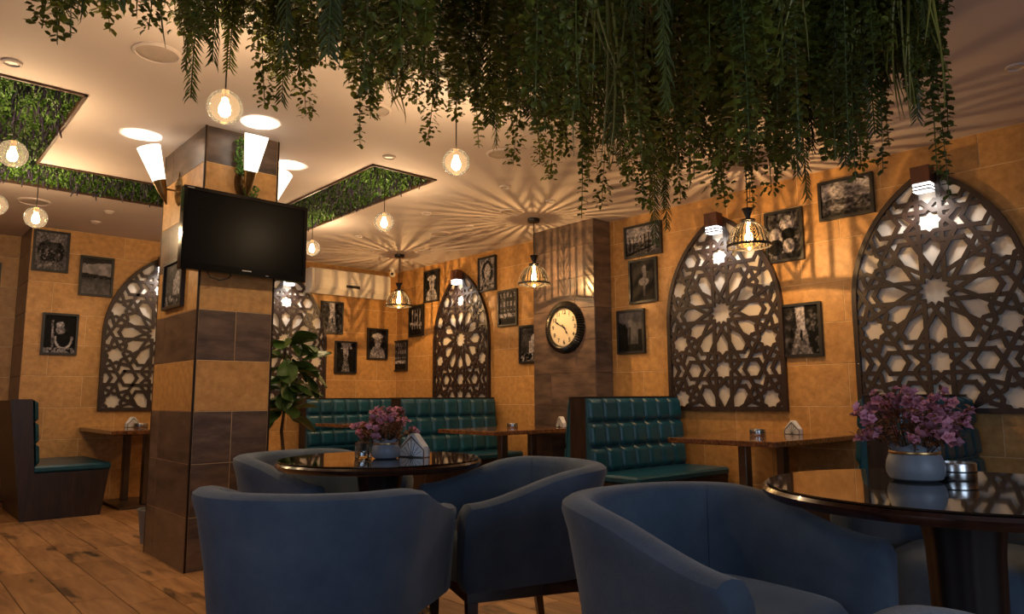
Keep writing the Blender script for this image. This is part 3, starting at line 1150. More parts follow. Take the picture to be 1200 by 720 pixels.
for i, (x, z, kind, lab) in enumerate([
        (1.293, 2.545, 'cart', 'photograph of a loaded cart, upper left on the back wall under the ceiling'),
        (1.717, 2.330, 'beach', 'photograph of an empty beach, second from the left on the back wall'),
        (1.423, 1.701, 'musician', 'dark photograph of a musician with a curved horn, above the left booth'),
        (4.462, 2.085, 'street', 'photograph of a narrow street, just below the air conditioner'),
        (4.675, 1.573, 'alley', 'dark photograph of a lane, lowest on the back wall beside the fig tree'),
        (5.152, 1.772, 'oldman', 'photograph of a seated figure, on the back wall nearest the room corner')]):
    framed((x, YF, z), BW, 0.32, H_, kind, lab, 90 + i * 3, .01)
framed((0.80, YJ - 0.002, 2.33), BW, 0.32, 0.30, 'street', 'black framed photograph in the recess at the far left edge', 130)
framed((PX0 - 0.001, 5.07, 1.80), RW, 0.40, 0.33, 'monument', 'black framed photograph on the left face of the striped pillar', 140, .006)


# ================================================================== CLOCK
def text_mesh(s, size, name='numeral'):
    cu = bpy.data.curves.new(name, 'FONT')
    cu.body = s
    cu.size = size
    cu.align_x = 'CENTER'
    cu.align_y = 'CENTER'
    cu.extrude = 0.0004
    cu.offset = 0.0012
    tmp = bpy.data.objects.new('tmp_text', cu)
    COL.objects.link(tmp)
    bpy.context.view_layer.update()
    me = bpy.data.meshes.new_from_object(tmp.evaluated_get(bpy.context.evaluated_depsgraph_get()))
    bpy.data.objects.remove(tmp)
    bpy.data.curves.remove(cu)
    me.name = name
    return me


ck = thing('wall_clock', 'round wall clock with a fluted black rim and cream dial, on the dark pier', 'clock', (QX, 5.02, 1.735), RW)
R = 0.268
rim = MB()
nn = 120
prof = [(0.190, 0.030), (0.196, 0.052), (0.215, 0.062), (0.240, 0.055), (0.262, 0.030), (0.268, 0.0)]
vs, fs = [], []
for j, (r, h) in enumerate(prof):
    for i in range(nn):
        t_ = 2 * pi * i / nn
        k = 0.5 + 0.5 * cos(t_ * 60)
        hh = h - (0.010 * k if 0 < j < 5 else 0)
        rr = r - (0.006 * k if 2 <= j < 5 else 0)
        vs.append((rr * cos(t_), hh, rr * sin(t_)))
for j in range(len(prof) - 1):
    for i in range(nn):
        k = (i + 1) % nn
        fs.append((j * nn + i, (j + 1) * nn + i, (j + 1) * nn + k, j * nn + k))
rim.add(vs, fs)
obj('rim', rim, M['clock_rim'], ck)
dial = obj('dial', MB().lathe([(0.0005, 0.022), (0.195, 0.022)], 48, axis='y'), M['dial'], ck)
for h in range(1, 13):
    a = radians(90 - 30 * h)
    # seen from the front, viewer's right is local -x
    o = link('numeral', text_mesh(str(h), 0.058), dial, (-0.152 * cos(a), 0.0235, 0.152 * sin(a)), (pi / 2, 0, pi))
    o.data.materials.append(M['black'])
for i in range(60):
    pass
tick = MB()
for i in range(60):
    a = 2 * pi * i / 60
    r0 = 0.183
    for s_ in (0,):
        p, q = (r0 * cos(a), r0 * sin(a)), ((r0 + .006) * cos(a), (r0 + .006) * sin(a))
        nx, ny = -sin(a) * .0012, cos(a) * .0012
        tick.prism([(p[0] - nx, p[1] - ny), (q[0] - nx, q[1] - ny), (q[0] + nx, q[1] + ny), (p[0] + nx, p[1] + ny)], 'y', 0.0222, 0.0232)
obj('minute_track', tick, M['black'], dial)


def hand(name, deg, L, wd, y):
    a = radians(90 - deg)
    dx, dz = -cos(a), sin(a)
    nx, nz = -dz, dx
    P = lambda t_, s_: (dx * t_ + nx * s_, dz * t_ + nz * s_)
    b = MB()
    b.prism([P(-0.035, wd * .5), P(-0.035, -wd * .5), P(L * .55, -wd * .35), P(L * .7, -wd), P(L, 0), P(L * .7, wd), P(L * .55, wd * .35)], 'y', y, y + 0.0015)
    obj(name, b, M['black'], ck)


hand('hour_hand', 145, 0.090, 0.012, 0.026)
hand('minute_hand', 298, 0.138, 0.010, 0.029)
obj('hub', MB().lathe([(0.0005, 0.034), (0.008, 0.033), (0.011, 0.0225)], 16, axis='y'), M['black'], ck)

# ================================================================== TELEVISION
tv = thing('television', 'black flat television on the front of the striped pillar, switched off', 'television', (1.735, 4.475, 2.065), facing(0.035, -1))
w2, h2 = 0.405, 0.257
tvb = obj('body', MB().cbox(-w2, w2, -0.05, 0.0, -h2, h2, 0.006), M['tv_body'], tv)
bz = MB()
ring_prism(bz, [(-w2, -h2), (w2, -h2), (w2, h2), (-w2, h2)], [(-w2 + .022, -h2 + .045), (w2 - .022, -h2 + .045), (w2 - .022, h2 - .022), (-w2 + .022, h2 - .022)], 0.0, 0.012)
obj('bezel', bz, M['tv_body'], tv)
obj('screen', MB().box(-w2 + .02, w2 - .02, 0.0005, 0.004, -h2 + .04, h2 - .02), M['tv_screen'], tv)
obj('badge', MB().box(-0.03, 0.03, 0.012, 0.0128, -h2 + .026, -h2 + .032), M['grey_line'], tvb)
obj('indicator', MB().box(-0.145, -0.125, 0.012, 0.0128, -h2 + .010, -h2 + .014), M['grey_line'], tvb)
obj('corner_badge', MB().box(0.345, 0.385, 0.012, 0.0128, h2 - .013, h2 - .009), M['grey_line'], tvb)
obj('wall_bracket', MB().box(-0.16, 0.16, -0.135, -0.05, -0.12, 0.12), M['black_metal'], tv)
obj('cable', MB().tube([(0.23, -0.03, -h2), (0.21, -0.03, -h2 - .028), (0.15, -0.04, -h2 - .04), (0.09, -0.045, -h2 - .02), (0.07, -0.045, -h2 + .01)], 0.004, 6), M['black_metal'], tv, smooth=True)

# ================================================================== AIR CONDITIONER, CAMERA
ac = thing('air_conditioner', 'long white split air conditioner high on the back wall', 'air conditioner', (4.64, YW, 2.525), BW)
prof = [(0.0, -0.15), (0.16, -0.155), (0.215, -0.085), (0.225, 0.05), (0.21, 0.15), (0.19, 0.165), (0.0, 0.165)]
b = MB().prism(prof, 'x', -0.575, 0.575)
obj('body', b, M['white_plastic'], ac)
obj('front_panel', MB().prism([(0.2265, -0.07), (0.2335, -0.07), (0.2345, 0.05), (0.219, 0.152), (0.212, 0.152), (0.2265, 0.05)], 'x', -0.53, 0.53), M['white_plastic'], ac)
obj('flap', MB().prism([(0.165, -0.157), (0.2195, -0.086), (0.2215, -0.088), (0.168, -0.162)], 'x', -0.50, 0.50), M['white_plastic'], ac)
obj('display', MB().box(-0.100, 0.100, 0.2325, 0.2365, -0.062, -0.026), M['black'], ac)
obj('logo_bar', MB().box(-0.045, 0.045, 0.2335, 0.2362, 0.0, 0.008), M['grey_line'], ac)
cam_o = thing('security_camera', 'small white dome security camera under the ceiling in the room corner', 'security camera', (5.22, 8.28, CEIL))
obj('mount', MB().lathe([(0.045, 0), (0.045, -0.012), (0.03, -0.02), (0.022, -0.05)], 24), M['white_plastic'], cam_o, smooth=True)
obj('ball', MB().lathe([(0.0005, -0.115)] + [(0.042 * sin(a), -0.075 - 0.042 * cos(a)) for a in np.linspace(0.3, 2.8, 9)], 24), M['white_plastic'], cam_o, smooth=True)
obj('lens', MB().lathe([(0.0005, 0.006), (0.014, 0.005), (0.02, 0)], 20, axis='y'), M['mirror_black'], cam_o, (-0.026, -0.030, -0.079), (0, 0, facing(-.65, -.75)))


# ================================================================== PENDANT LAMPS
def globe_pendant(label, x, y, zc, r, ztop=CEIL):
    p = thing('globe_pendant', label, 'pendant lamp', (x, y, zc), 0, 'amber glass globe pendants')
    top = ztop - zc
    obj('canopy', MB().lathe([(0.0005, top - 0.028), (0.045, top - 0.028), (0.05, top - .022), (0.05, top)], 28), M['black_metal'], p, smooth=True)
    obj('cord', MB().tube([(0, 0, r - 0.004), (0, 0, top - 0.025)], 0.0035, 8), M['black_metal'], p)
    g = obj('glass_globe', MB().lathe([(max(0.012, r * sin(a)) if a > 2.9 else max(0.0005, r * sin(a)), -r * cos(a)) for a in np.linspace(0.0, 2.98, 26)], 40), M['globe_glass'], p, smooth=True)
    so = obj('socket', MB().lathe([(0.014, r * 0.98), (0.016, r * .9), (0.016, r * 0.50), (0.013, r * .48)], 20), M['gold'], p, smooth=True)
    k = r / 0.0775
    bp = [(0.0005, -0.045), (0.014, -0.042), (0.024, -0.030), (0.0265, -0.015), (0.023, 0.005), (0.014, 0.026), (0.012, 0.04)]
    obj('bulb', MB().lathe([(a * k, h * k) for a, h in bp], 24), M['bulb'], so, smooth=True)
    point_light('globe_light', p, (0, 0, -0.008), GLOBE_W, (1.0, 0.76, 0.52), 0.02)
    return p


GR = 0.0785
for lab, x, y, z, zt in [
        ('amber glass globe pendant in front of the pillar, nearest and largest on the left', 1.098, 3.16, 2.335, CEIL),
        ('amber glass globe pendant hanging alone in the middle, below the vines', 2.41, 3.17, 2.37, CEIL),
        ('amber glass globe pendant under the right hedge recess, the larger of two', 3.02, 4.93, 2.452, CEIL + RD - .02),
        ('small amber glass globe pendant beside the right edge of the television', 3.16, 6.49, 2.508, CEIL + RD - .02),
        ('amber glass globe pendant at the left under the left hedge recess, the upper one', 0.517, 4.90, 2.445, CEIL + RD - .02),
        ('amber glass globe pendant above the left wall pictures', 0.83, 6.22, 2.375, CEIL + RD - .02),
        ('amber glass globe pendant cut by the left picture edge', 0.60, 6.40, 2.47, CEIL + RD - .02)]:
    globe_pendant(lab, x, y, z, GR, zt)


def dome_prof(t_):
    """radius and height on the dome, t from 0 (neck) to 1 (rim); rim at z = 0"""
    a = 0.20 + t_ * (pi / 2 * 1.0 - 0.20)
    return 0.158 * sin(a) ** 0.92, 0.185 * cos(a)


def make_dome(label, x, y, z):
    p = thing('dome_pendant', label, 'pendant lamp', (x, y, z), 0, 'slotted black dome pendants')
    top = CEIL - z
    obj('canopy', MB().lathe([(0.0005, top - 0.035), (0.055, top - 0.035), (0.06, top - .028), (0.06, top)], 28), M['black_metal'], p, smooth=True)
    obj('cord', MB().tube([(0, 0, 0.27), (0, 0, top - .03)], 0.004, 8), M['black_metal'], p)
    obj('socket_cone', MB().lathe([(0.0005, 0.285), (0.043, 0.285), (0.040, 0.277), (0.018, 0.225), (0.018, 0.2)], 24), M['black_metal'], p, smooth=True)
    col = MB()
    col.lathe([(0.018, 0.205), (0.052, 0.200), (0.054, 0.190), (0.034, 0.178), (0.018, 0.178)], 24)
    obj('collar', col, M['black_metal'], p, smooth=True)
    nsec = 8
    for s_ in range(nsec):
        a0 = 2 * pi * s_ / nsec
        b = MB()
        # a spine with chevron blades left and right, like a fern cut out of sheet metal
        n = 9
        for k in range(n):
            t0, t1 = k / n, (k + 1) / n
            for (ta, tb, wa, wb) in ((t0, t1, 0.018, 0.018),):
                vs = []
                for tt in (ta, tb):
                    r, h = dome_prof(tt)
                    for w1 in (-wa, wa):
                        vs.append((r * cos(a0 + w1 / max(r, .03) * .16 * 1.0), r * sin(a0 + w1 / max(r, .03) * .16), h))
                b.add(vs, [(0, 1, 3, 2)])
            if k == 0:
                continue
            half = 0.18
            for sg in (-1, 1):
                tb0, tb1 = t0 + .04, t0 + 0.10
                te0, te1 = tb0 - 0.17, tb1 - 0.19
                vs = []
                for (tt, ww) in ((tb0, 0.0), (te0, half), (te1, half), (tb1, 0.0)):
                    r, h = dome_prof(min(1, max(0, tt)))
                    vs.append((r * cos(a0 + sg * ww), r * sin(a0 + sg * ww), h))
                b.add(vs, [(0, 1, 2, 3)])
        obj('fern_blade', b, M['black_metal'], p)
    for s_ in range(nsec * 4):  # thin ribs added between the ferns to throw radial shadow streaks on the ceiling
        if s_ % 4 == 0:
            continue
        a0 = 2 * pi * s_ / (nsec * 4)
        b = MB()
        n = 8
        vs, fs = [], []
        for k in range(n + 1):
            r, h = dome_prof(k / n)
            for wv in (-1, 1):
                da = wv * 0.0042 / max(r, .03)
                vs.append((r * cos(a0 + da), r * sin(a0 + da), h))
        for k in range(n):
            fs.append((2 * k, 2 * k + 1, 2 * k + 3, 2 * k + 2))
        b.add(vs, fs)
        obj('streak_rib', b, M['black_metal'], p)
    obj('rim_ring', MB().lathe([(0.152, 0.004), (0.160, 0.012), (0.161, -0.004), (0.153, -0.006), (0.152, 0.004)], 48), M['black_metal'], p, smooth=True)
    obj('glass_bowl', MB().lathe([(0.0005, -0.028)] + [(0.118 * sin(a), 0.05 - 0.078 * cos(a)) for a in np.linspace(0.15, 1.9, 14)] + [(0.04, 0.17)], 40), M['bowl_glass'], p, smooth=True)
    bp = [(0.0005, -0.002), (0.014, 0.0), (0.026, 0.014), (0.029, 0.035), (0.024, 0.062), (0.014, 0.09), (0.013, 0.18)]
    obj('bulb', MB().lathe([(a, h + .03) for a, h in bp], 24), M['bulb'], p, smooth=True)
    point_light('dome_light', p, (0, 0, 0.065), DOME_W, (1.0, 0.70, 0.42), 0.004)
    return p


make_dome('slotted black dome pendant above the near booth table, in front of a lattice panel', 4.76, 2.70, 2.13)
make_dome('slotted black dome pendant beside the dark pier with the clock', 4.79, 5.03, 2.135)
make_dome('slotted black dome pendant farthest away, beside the air conditioner', 4.76, 7.40, 2.150)


# ================================================================== SCONCES ON THE STRIPED PILLAR
def make_sconce(label, loc, rz):
    p = thing('wall_sconce', label, 'wall lamp', loc, rz, 'brass sconces on the striped pillar')
    # oval fluted back plate
    b = MB()
    n = 64
    vs, fs = [(0, 0.03, 0)], []
    rings = [(0.25, 0.030), (0.6, 0.026), (0.9, 0.014), (1.0, 0.0)]
    for k, (s_, h) in enumerate(rings):
        for i in range(n):
            a = 2 * pi * i / n
            hh = h * (0.72 + 0.28 * cos(a * 32)) if k in (1, 2) else h
            vs.append((0.055 * s_ * cos(a), hh, 0.105 * s_ * sin(a)))
    for i in range(n):
        fs.append((0, 1 + (i + 1) % n, 1 + i))
    for k in range(len(rings) - 1):
        for i in range(n):
            j = (i + 1) % n
            fs.append((1 + k * n + i, 1 + k * n + j, 1 + (k + 1) * n + j, 1 + (k + 1) * n + i))
    b.add(vs, fs)
    obj('back_plate', b, M['brass'], p)
    obj('finial', MB().lathe([(0.0005, 0.135), (0.006, 0.128), (0.008, 0.118), (0.005, 0.1)], 12, (0, 0.01, 0)), M['brass'], p, smooth=True)
    obj('arm', MB().tube([(0, 0.02, 0.0), (0, 0.11, 0.0)], 0.007, 8), M['brass'], p)
    cx = 0.118
    tl = -0.34
    obj('cup', MB().lathe([(0.0005, -0.115), (0.004, -0.11), (0.030, -0.02), (0.041, 0.045), (0.043, 0.052)], 28), M['brass'], p, (0, cx, 0), (tl, 0, 0), smooth=True)
    sh = obj('opal_shade', MB().lathe([(0.034, 0.046), (0.041, 0.049), (0.0745, 0.285), (0.0725, 0.285), (0.039, 0.05)], 36), M['shade'], p, (0, cx, 0), (tl, 0, 0), smooth=True)
    point_light('sconce_light', p, (0, cx + 0.15 * sin(-tl), 0.15 * cos(tl)), SCONCE_W, (1.0, 0.82, 0.62), 0.015)
    return p


make_sconce('brass sconce with white cone shade and trailing ivy, above the television', (1.742, PY0, 2.45), facing(0, -1))
make_sconce('brass sconce with white cone shade on the left face of the striped pillar', (PX0, 5.09, 2.45), facing(-1, 0))
make_sconce('sconce with white cone shade on the far right face of the striped pillar', (PX1, 5.04, 2.45), facing(1, 0))


# ================================================================== BOOTHS
def pillow_mesh(w_, h_, d):
    """one stitched leather square, bulging to the front (+y)"""
    n = 8
    vs, fs = [], []
    for j in range(n + 1):
        for i in range(n + 1):
            a, b = 2 * i / n - 1, 2 * j / n - 1
            k = (max(0.0, 1 - abs(a) ** 6) * max(0.0, 1 - abs(b) ** 6)) ** 0.45
            vs.append((a * w_ / 2, 0.012 + d * k if k > 0 else 0.0, b * h_ / 2))
    for j in range(n):
        for i in range(n):
            q = j * (n + 1) + i
            fs.append((q, q + n + 1, q + n + 2, q + 1))
    b = MB()
    b.add(vs, fs)
    return b.mesh('cushion_square', M['teal'], True)


BACK_H = 1.03


def bench_side(root, W, core, sgn, cols, seat_d=0.52):
    """the upholstered back and the seat on one side of a core; sgn +1 faces +y, -1 faces -y"""
    pw, ph = W / cols, (BACK_H - 0.005 - 0.455) / 3
    pm = pillow_mesh(pw, ph, 0.026)
    lean = 0.055
    H = BACK_H - 0.005 - 0.455
    # padding board that leans back
    prof = [(core, 0.44), (core + lean + 0.012, 0.44), (core + 0.010, BACK_H - 0.004), (core, BACK_H - 0.004)]
    obj('back_pad', MB().prism([(sgn * a, z) for a, z in prof], 'x', 0.004, W - 0.004), M['teal'], root)
    ang = math.atan2(lean, H)
    for r in range(3):
        for c in range(cols):
            z = 0.455 + ph * (r + 0.5)
            yy = core + 0.004 + lean * (1 - (r + 0.5) / 3)
            o = link('cushion_square', pm, root, ((c + 0.5) * pw, sgn * yy, z))
            o.rotation_euler = (ang, 0, 0) if sgn > 0 else (ang, 0, pi)
    # seat pad
    b = MB()
    x0, x1, a0, a1 = 0.0, W, core + 0.01, core + seat_d
    y0, y1 = (a0, a1) if sgn > 0 else (-a1, -a0)
    b.cbox(x0, x1, y0, y1, 0.395, 0.455, 0.016)
    obj('seat_pad', b, M['teal'], root)
    pr = [(core, 0.0), (core + seat_d - 0.075, 0.0), (core + seat_d - 0.012, 0.394), (core, 0.394)]
    obj('seat_base', MB().prism([(sgn * a, z) for a, z in pr], 'x', 0.006, W - 0.006), M['wenge'], root)


def booth(label, loc, rz, W, cols, double=True, core=0.085, seat_d=0.52):
    p = thing('booth_bench', label, 'booth', loc, rz, 'teal leather booth benches')
    obj('back_core', MB().cbox(0.0, W, -core, core, 0.0, BACK_H, 0.004), M['wenge'], p)
    obj('top_cap', MB().cbox(-0.004, W, -core - .004, core + .004, BACK_H - 0.002, BACK_H + 0.010, 0.002), M['wenge'], p)
    bench_side(p, W, core, -1, cols, seat_d)
    if double:
        bench_side(p, W, core, 1, cols, seat_d)
    return p


# benches at right angles to the right wall: local x runs to the wall, local -y is the side towards the camera
booth('double teal booth bench nearest the camera, end panel behind the right flower pot', (4.20, 1.64, 0), 0, 1.19, 7, seat_d=0.5)
booth('double teal booth bench right of the dark pier, its tufted back in full view', (4.18, 3.91, 0), 0, 1.21, 7, seat_d=0.5)
booth('double teal booth bench in front of the far lattice panel, behind the left flower pot', (4.12, 6.43, 0), 0, 1.27, 7, seat_d=0.5)
booth('single teal bench against the back wall in the far corner, beside the fig tree', (4.03, 8.392, 0), 0, 1.40, 8, double=False)

# the left booth, seen from its end panel
lb = thing('booth_bench', 'dark wood booth bench with teal cushions standing alone at the left, end panel in view', 'booth', (0.92, 7.48, 0), 0, 'teal leather booth benches')
LBW = YW - 7.48 - 0.005
prof = [(0.135, 0.0), (0.0, BACK_H + 0.01), (0.165, BACK_H + 0.01), (0.215, 0.40), (0.800, 0.40), (0.745, 0.0)]
obj('end_panel', MB().prism([(a, z) for a, z in prof], 'y', 0.0, 0.022), M['wenge'], lb)
prof2 = [(0.140, 0.0), (0.006, BACK_H), (0.160, BACK_H), (0.215, 0.39), (0.785, 0.39), (0.735, 0.0)]
obj('body', MB().prism(prof2, 'y', 0.022, LBW), M['wenge'], lb)
obj('seat_pad', MB().cbox(0.20, 0.812, -0.006, LBW, 0.402, 0.462, 0.016), M['teal'], lb)
cols = 6
pw, H = LBW / cols, BACK_H - 0.462
pm = pillow_mesh(pw, H / 3, 0.018)
for r in range(3):
    for c in range(cols):
        z = 0.462 + H / 3 * (r + 0.5)
        o = link('cushion_square', pm, lb, (0.180 + 0.045 * (1 - (r + .5) / 3), (c + .5) * pw, z))
        o.matrix_local = Matrix.Translation(o.location) @ Matrix.Rotation(-pi / 2, 4, 'Z') @ Matrix.Rotation(0.08, 4, 'X')
for k in range(3):
    obj('foot', MB().lathe([(0.0005, 0.0), (0.010, 0.0), (0.010, 0.004)], 10, (0.16 + k * .28, -0.006, 0)), M['steel'], lb)


# ================================================================== BOOTH TABLES
def booth_table(label, x0, x1, y0, y1, ztop, posts, plate, along='x'):
    cx, cy = (x0 + x1) / 2, (y0 + y1) / 2
    p = thing('booth_table', label, 'table', (cx, cy, 0), 0, 'granite topped booth tables')
    obj('table_top', MB().cbox(x0 - cx, x1 - cx, y0 - cy, y1 - cy, ztop - 0.036, ztop, 0.004), M['granite'], p)
    px0, px1, py0, py1 = plate
    obj('base_plate', MB().cbox(px0 - cx, px1 - cx, py0 - cy, py1 - cy, 0.0, 0.024, 0.004), M['post'], p)
    for (x, y) in posts:
        a, b = (0.04, 0.03) if along == 'x' else (0.03, 0.045)
        obj('post', MB().cbox(x - a - cx, x + a - cx, y - b - cy, y + b - cy, 0.024, ztop - 0.05, 0.004), M['post'], p)
    xs = [q[0] for q in posts]
    ys = [q[1] for q in posts]
    obj('support_bar', MB().cbox(min(xs) - .12 - cx, max(xs) + .12 - cx, min(ys) - .05 - cy, max(ys) + .05 - cy, ztop - 0.052, ztop - 0.037, 0.003), M['post'], p)
    return p


ZB = 0.745
booth_table('brown granite booth table in front of the near dome pendant, with tin and napkins', 4.29, XW - 0.002, 2.32, 3.14, ZB, [(4.62, 2.73), (5.15, 2.73)], (4.45, 5.3, 2.52, 2.94))
booth_table('brown granite booth table in front of the dark pier, cut off by the teal bench', 4.02, 5.19, 4.74, 5.55, ZB, [(4.48, 5.15), (4.86, 5.15)], (4.32, 5.02, 4.95, 5.35))
booth_table('brown granite booth table in the far corner, its end just showing left of the flowers', 3.98, XW - 0.002, 7.30, 7.95, ZB, [(4.45, 7.62), (4.9, 7.62)], (4.3, 5.1, 7.42, 7.82))
booth_table('brown granite booth table on two grey posts beside the left booth', 1.655, 2.48, 7.20, YW - 0.002, ZB + 0.01, [(2.03, 8.20), (2.10, 7.76)], (1.85, 2.32, 7.62, 8.36), along='y')


# ================================================================== TABLEWARE
def ashtray(label, x, y, z, r=0.055, h=0.045):
    p = thing('steel_ashtray', label, 'ashtray', (x, y, z), 0, 'round steel ashtrays')
    obj('bowl', MB().lathe([(0.0005, 0.0), (r * .97, 0.0), (r, 0.004), (r, h - .004), (r * 0.97, h), (r * .80, h), (r * .78, h * .45), (0.0005, h * .4)], 36), M['steel'], p, smooth=True)
    obj('ring_groove', MB().lathe([(r * 1.003, h * .45), (r * 1.012, h * .5), (r * 1.003, h * .55)], 36), M['black_metal'], p, smooth=True)
    return p


def napkin_holder(label, x, y, z, rz, s=1.0):
    p = thing('napkin_holder', label, 'napkin holder', (x, y, z), rz, 'napkin holders with white napkins')
    w_, h_ = 0.062 * s, 0.085 * s
    for sg in (-1, 1):
        b = MB()
        out = [(-w_, 0), (w_, 0), (w_, h_ * .35), (0, h_), (-w_, h_ * .35)]
        inn = [(-w_ + .006, .006), (w_ - .006, .006), (w_ - .006, h_ * .33), (0, h_ - .009), (-w_ + .006, h_ * .33)]
        ring_prism(b, out, inn, sg * 0.020 * s, sg * 0.020 * s + 0.002)
        for k in range(-3, 4):
            # a fan of cut-out ribs
            tx = k * w_ * .27
            tz = h_ * (0.95 - abs(k) * .2)
            b.prism([(k * .003 - .0014, .004), (k * .003 + .0014, .004), (tx + .0018, tz * .9), (tx - .0018, tz * .9)], 'y', sg * 0.020 * s, sg * 0.020 * s + 0.002)
        obj('cut_out_side', b, M['steel'], p)
    obj('base', MB().box(-w_, w_, -0.021 * s, 0.021 * s, 0, 0.003), M['steel'], p)
    b = MB()
    b.prism([(-w_ * .92, 0.004), (w_ * .92, 0.004), (w_ * .9, h_ * .5), (w_ * .15, h_ * 1.12), (-w_ * .2, h_ * 1.08), (-w_ * .9, h_ * .45)], 'y', -0.019 * s, 0.019 * s)
    obj('napkins', b, M['napkin'], p)
    return p


def make_blossom():
    b = MB()
    for k in range(5):
        a = 2 * pi * k / 5
        d = Vector((cos(a), sin(a), 0.45))
        b.leaf((0, 0, 0), d, (0, 0, 1), 0.016, 0.012, 0, 0.1, rnd=True)
    for k in range(4):
        a = 2 * pi * k / 4 + .4
        b.leaf((0, 0, 0.002), Vector((cos(a) * .5, sin(a) * .5, 1)), (cos(a), sin(a), 0), 0.010, 0.008, 0, 0.1, rnd=True)
    return b.mesh('blossom', M['petal'], True)


BLOSSOM = make_blossom()


def flower_pot(label, x, y, z, R, seed, nb=70, s=1.0):
    """squat grey pot with ribbed sides, gold band and wavy rim, full of mauve blossom"""
    rr = random.Random(seed)
    p = thing('flower_pot', label, 'flower pot', (x, y, z), seed * 1.3, 'grey pots of mauve flowers')
    n = 72
    prof = [(0.55, 0.0), (0.72, 0.01), (0.90, 0.10), (0.985, 0.30), (1.0, 0.50), (0.97, 0.72), (0.90, 0.92), (0.86, 1.02), (0.86, 1.14), (0.90, 1.36), (0.86, 1.36), (0.80, 1.1), (0.84, 0.6), (0.6, 0.4)]
    vs, fs = [], []
    for k, (r, h) in enumerate(prof):
        for i in range(n):
            a = 2 * pi * i / n
            q = r + (0.012 * cos(36 * a) if 1 < k < 7 else 0)
            hz = h + (0.07 * cos(7 * a) if k in (9, 10) else 0)
            vs.append((R * q * cos(a), R * q * sin(a), R * hz))
    fs.append(tuple(range(n))[::-1])
    for k in range(len(prof) - 1):
        for i in range(n):
            j = (i + 1) % n
            fs.append((k * n + i, k * n + j, (k + 1) * n + j, (k + 1) * n + i))
    b = MB()
    b.add(vs, fs)
    obj('pot', b, M['pot'], p, smooth=True)
    obj('gold_band', MB().lathe([(R * .872, R * 1.00), (R * .885, R * 1.03), (R * .885, R * 1.09), (R * .872, R * 1.12)], 48), M['gold'], p, smooth=True)
    stems, lv = MB(), MB()
    for k in range(44):
        a, e = rr.uniform(0, 2 * pi), rr.uniform(0.0, 1.0) ** .7 * 1.05
        tip = Vector((cos(a) * sin(e * 1.35), sin(a) * sin(e * 1.35), cos(e * 1.2))) * R * rr.uniform(2.1, 2.7)
        base = Vector((cos(a) * R * .3, sin(a) * R * .3, R * .7))
        tip = tip * s + Vector((0, 0, R * .95))
        mid = (base + tip) / 2 + Vector((0, 0, R * .25))
        stems.tube([base, mid, tip], [0.0022, 0.0018, 0.001], 5)
        for q in range(14):
            t_ = rr.uniform(0.35, 1.02)
            pt = base.lerp(mid, t_ * 2) if t_ < .5 else mid.lerp(tip, t_ * 2 - 1)
            d = Vector((rr.uniform(-1, 1), rr.uniform(-1, 1), rr.uniform(-.5, 1)))
            lv.leaf(pt, d, (rr.uniform(-.4, .4), rr.uniform(-.4, .4), 1), rr.uniform(.020, .034), rr.uniform(.010, .016), 0, .15)
        for q in range(max(1, nb // 24)):
            t_ = 1 - q * 0.16
            pt = mid.lerp(tip, t_) + Vector((rr.uniform(-1, 1), rr.uniform(-1, 1), rr.uniform(-1, 1))) * .012
            o = link('blossom', BLOSSOM, p, pt)
            sc = rr.uniform(.9, 1.45)
            o.scale = (sc, sc, sc)
            o.rotation_euler = (rr.uniform(-1.1, 1.1), rr.uniform(-1.1, 1.1), rr.uniform(0, 6))
    obj('stems', stems, M['stem'], p)
    o = obj('bronze_leaves', lv, M['bronze_leaf'], p)
    o['kind'] = 'stuff'
    return p


def tumbler(label, x, y, z, r=0.036, h=0.075):
    p = thing('glass_tumbler', label, 'glass', (x, y, z))
    obj('glass_body', MB().lathe([(0.0005, 0.001), (r * .92, 0.001), (r, 0.01), (r, h), (r - .003, h), (r - .004, 0.016), (0.0005, 0.012)], 10), M['clear'], p)
    obj('tea_light', MB().lathe([(0.0005, 0.0135), (0.019, 0.0135), (0.019, 0.030), (0.0005, 0.029)], 20), M['steel'], p)
    return p


# ================================================================== ROUND TABLES
def round_table(label, x, y, R, zt):
    p = thing('round_table', label, 'table', (x, y, 0), 0, 'round glass topped pedestal tables')
    obj('rim', MB().lathe([(R - 0.05, zt - 0.040), (R - 0.012, zt - 0.038), (R, zt - 0.026), (R + 0.001, zt - 0.016), (R - 0.007, zt - 0.007), (R - 0.018, zt - 0.0065), (0.0005, zt - 0.0065)], 96), M['mahogany'], p, smooth=True)
    obj('under_top', MB().lathe([(0.0005, zt - 0.030), (R - 0.05, zt - 0.030), (R - .05, zt - .039)], 64), M['mahogany'], p)
    obj('glass_top', MB().lathe([(0.0005, zt - 0.0062), (R - 0.016, zt - 0.0062), (R - 0.0135, zt - 0.004), (R - 0.0145, zt), (0.0005, zt)], 96), M['glass_top'], p)
    n = 48
    vs, fs = [], []
    for k, (r, h) in enumerate([(0.118, 0.06), (0.105, 0.16), (0.092, 0.40), (0.098, 0.60), (0.115, zt - 0.035)]):
        for i in range(n):
            a = 2 * pi * i / n
            q = r * (1 - 0.06 * (0.5 + 0.5 * cos(8 * a)))
            vs.append((q * cos(a), q * sin(a), h))
    for k in range(4):
        for i in range(n):
            j = (i + 1) % n
            fs.append((k * n + i, k * n + j, (k + 1) * n + j, (k + 1) * n + i))
    b = MB()
    b.add(vs, fs)
    obj('pedestal', b, M['pedestal'], p, smooth=True)
    obj('foot', MB().lathe([(0.0005, 0.0), (0.27, 0.0), (0.275, 0.02), (0.24, 0.04), (0.13, 0.062), (0.0005, 0.062)], 48), M['mahogany'], p, smooth=True)
    return p


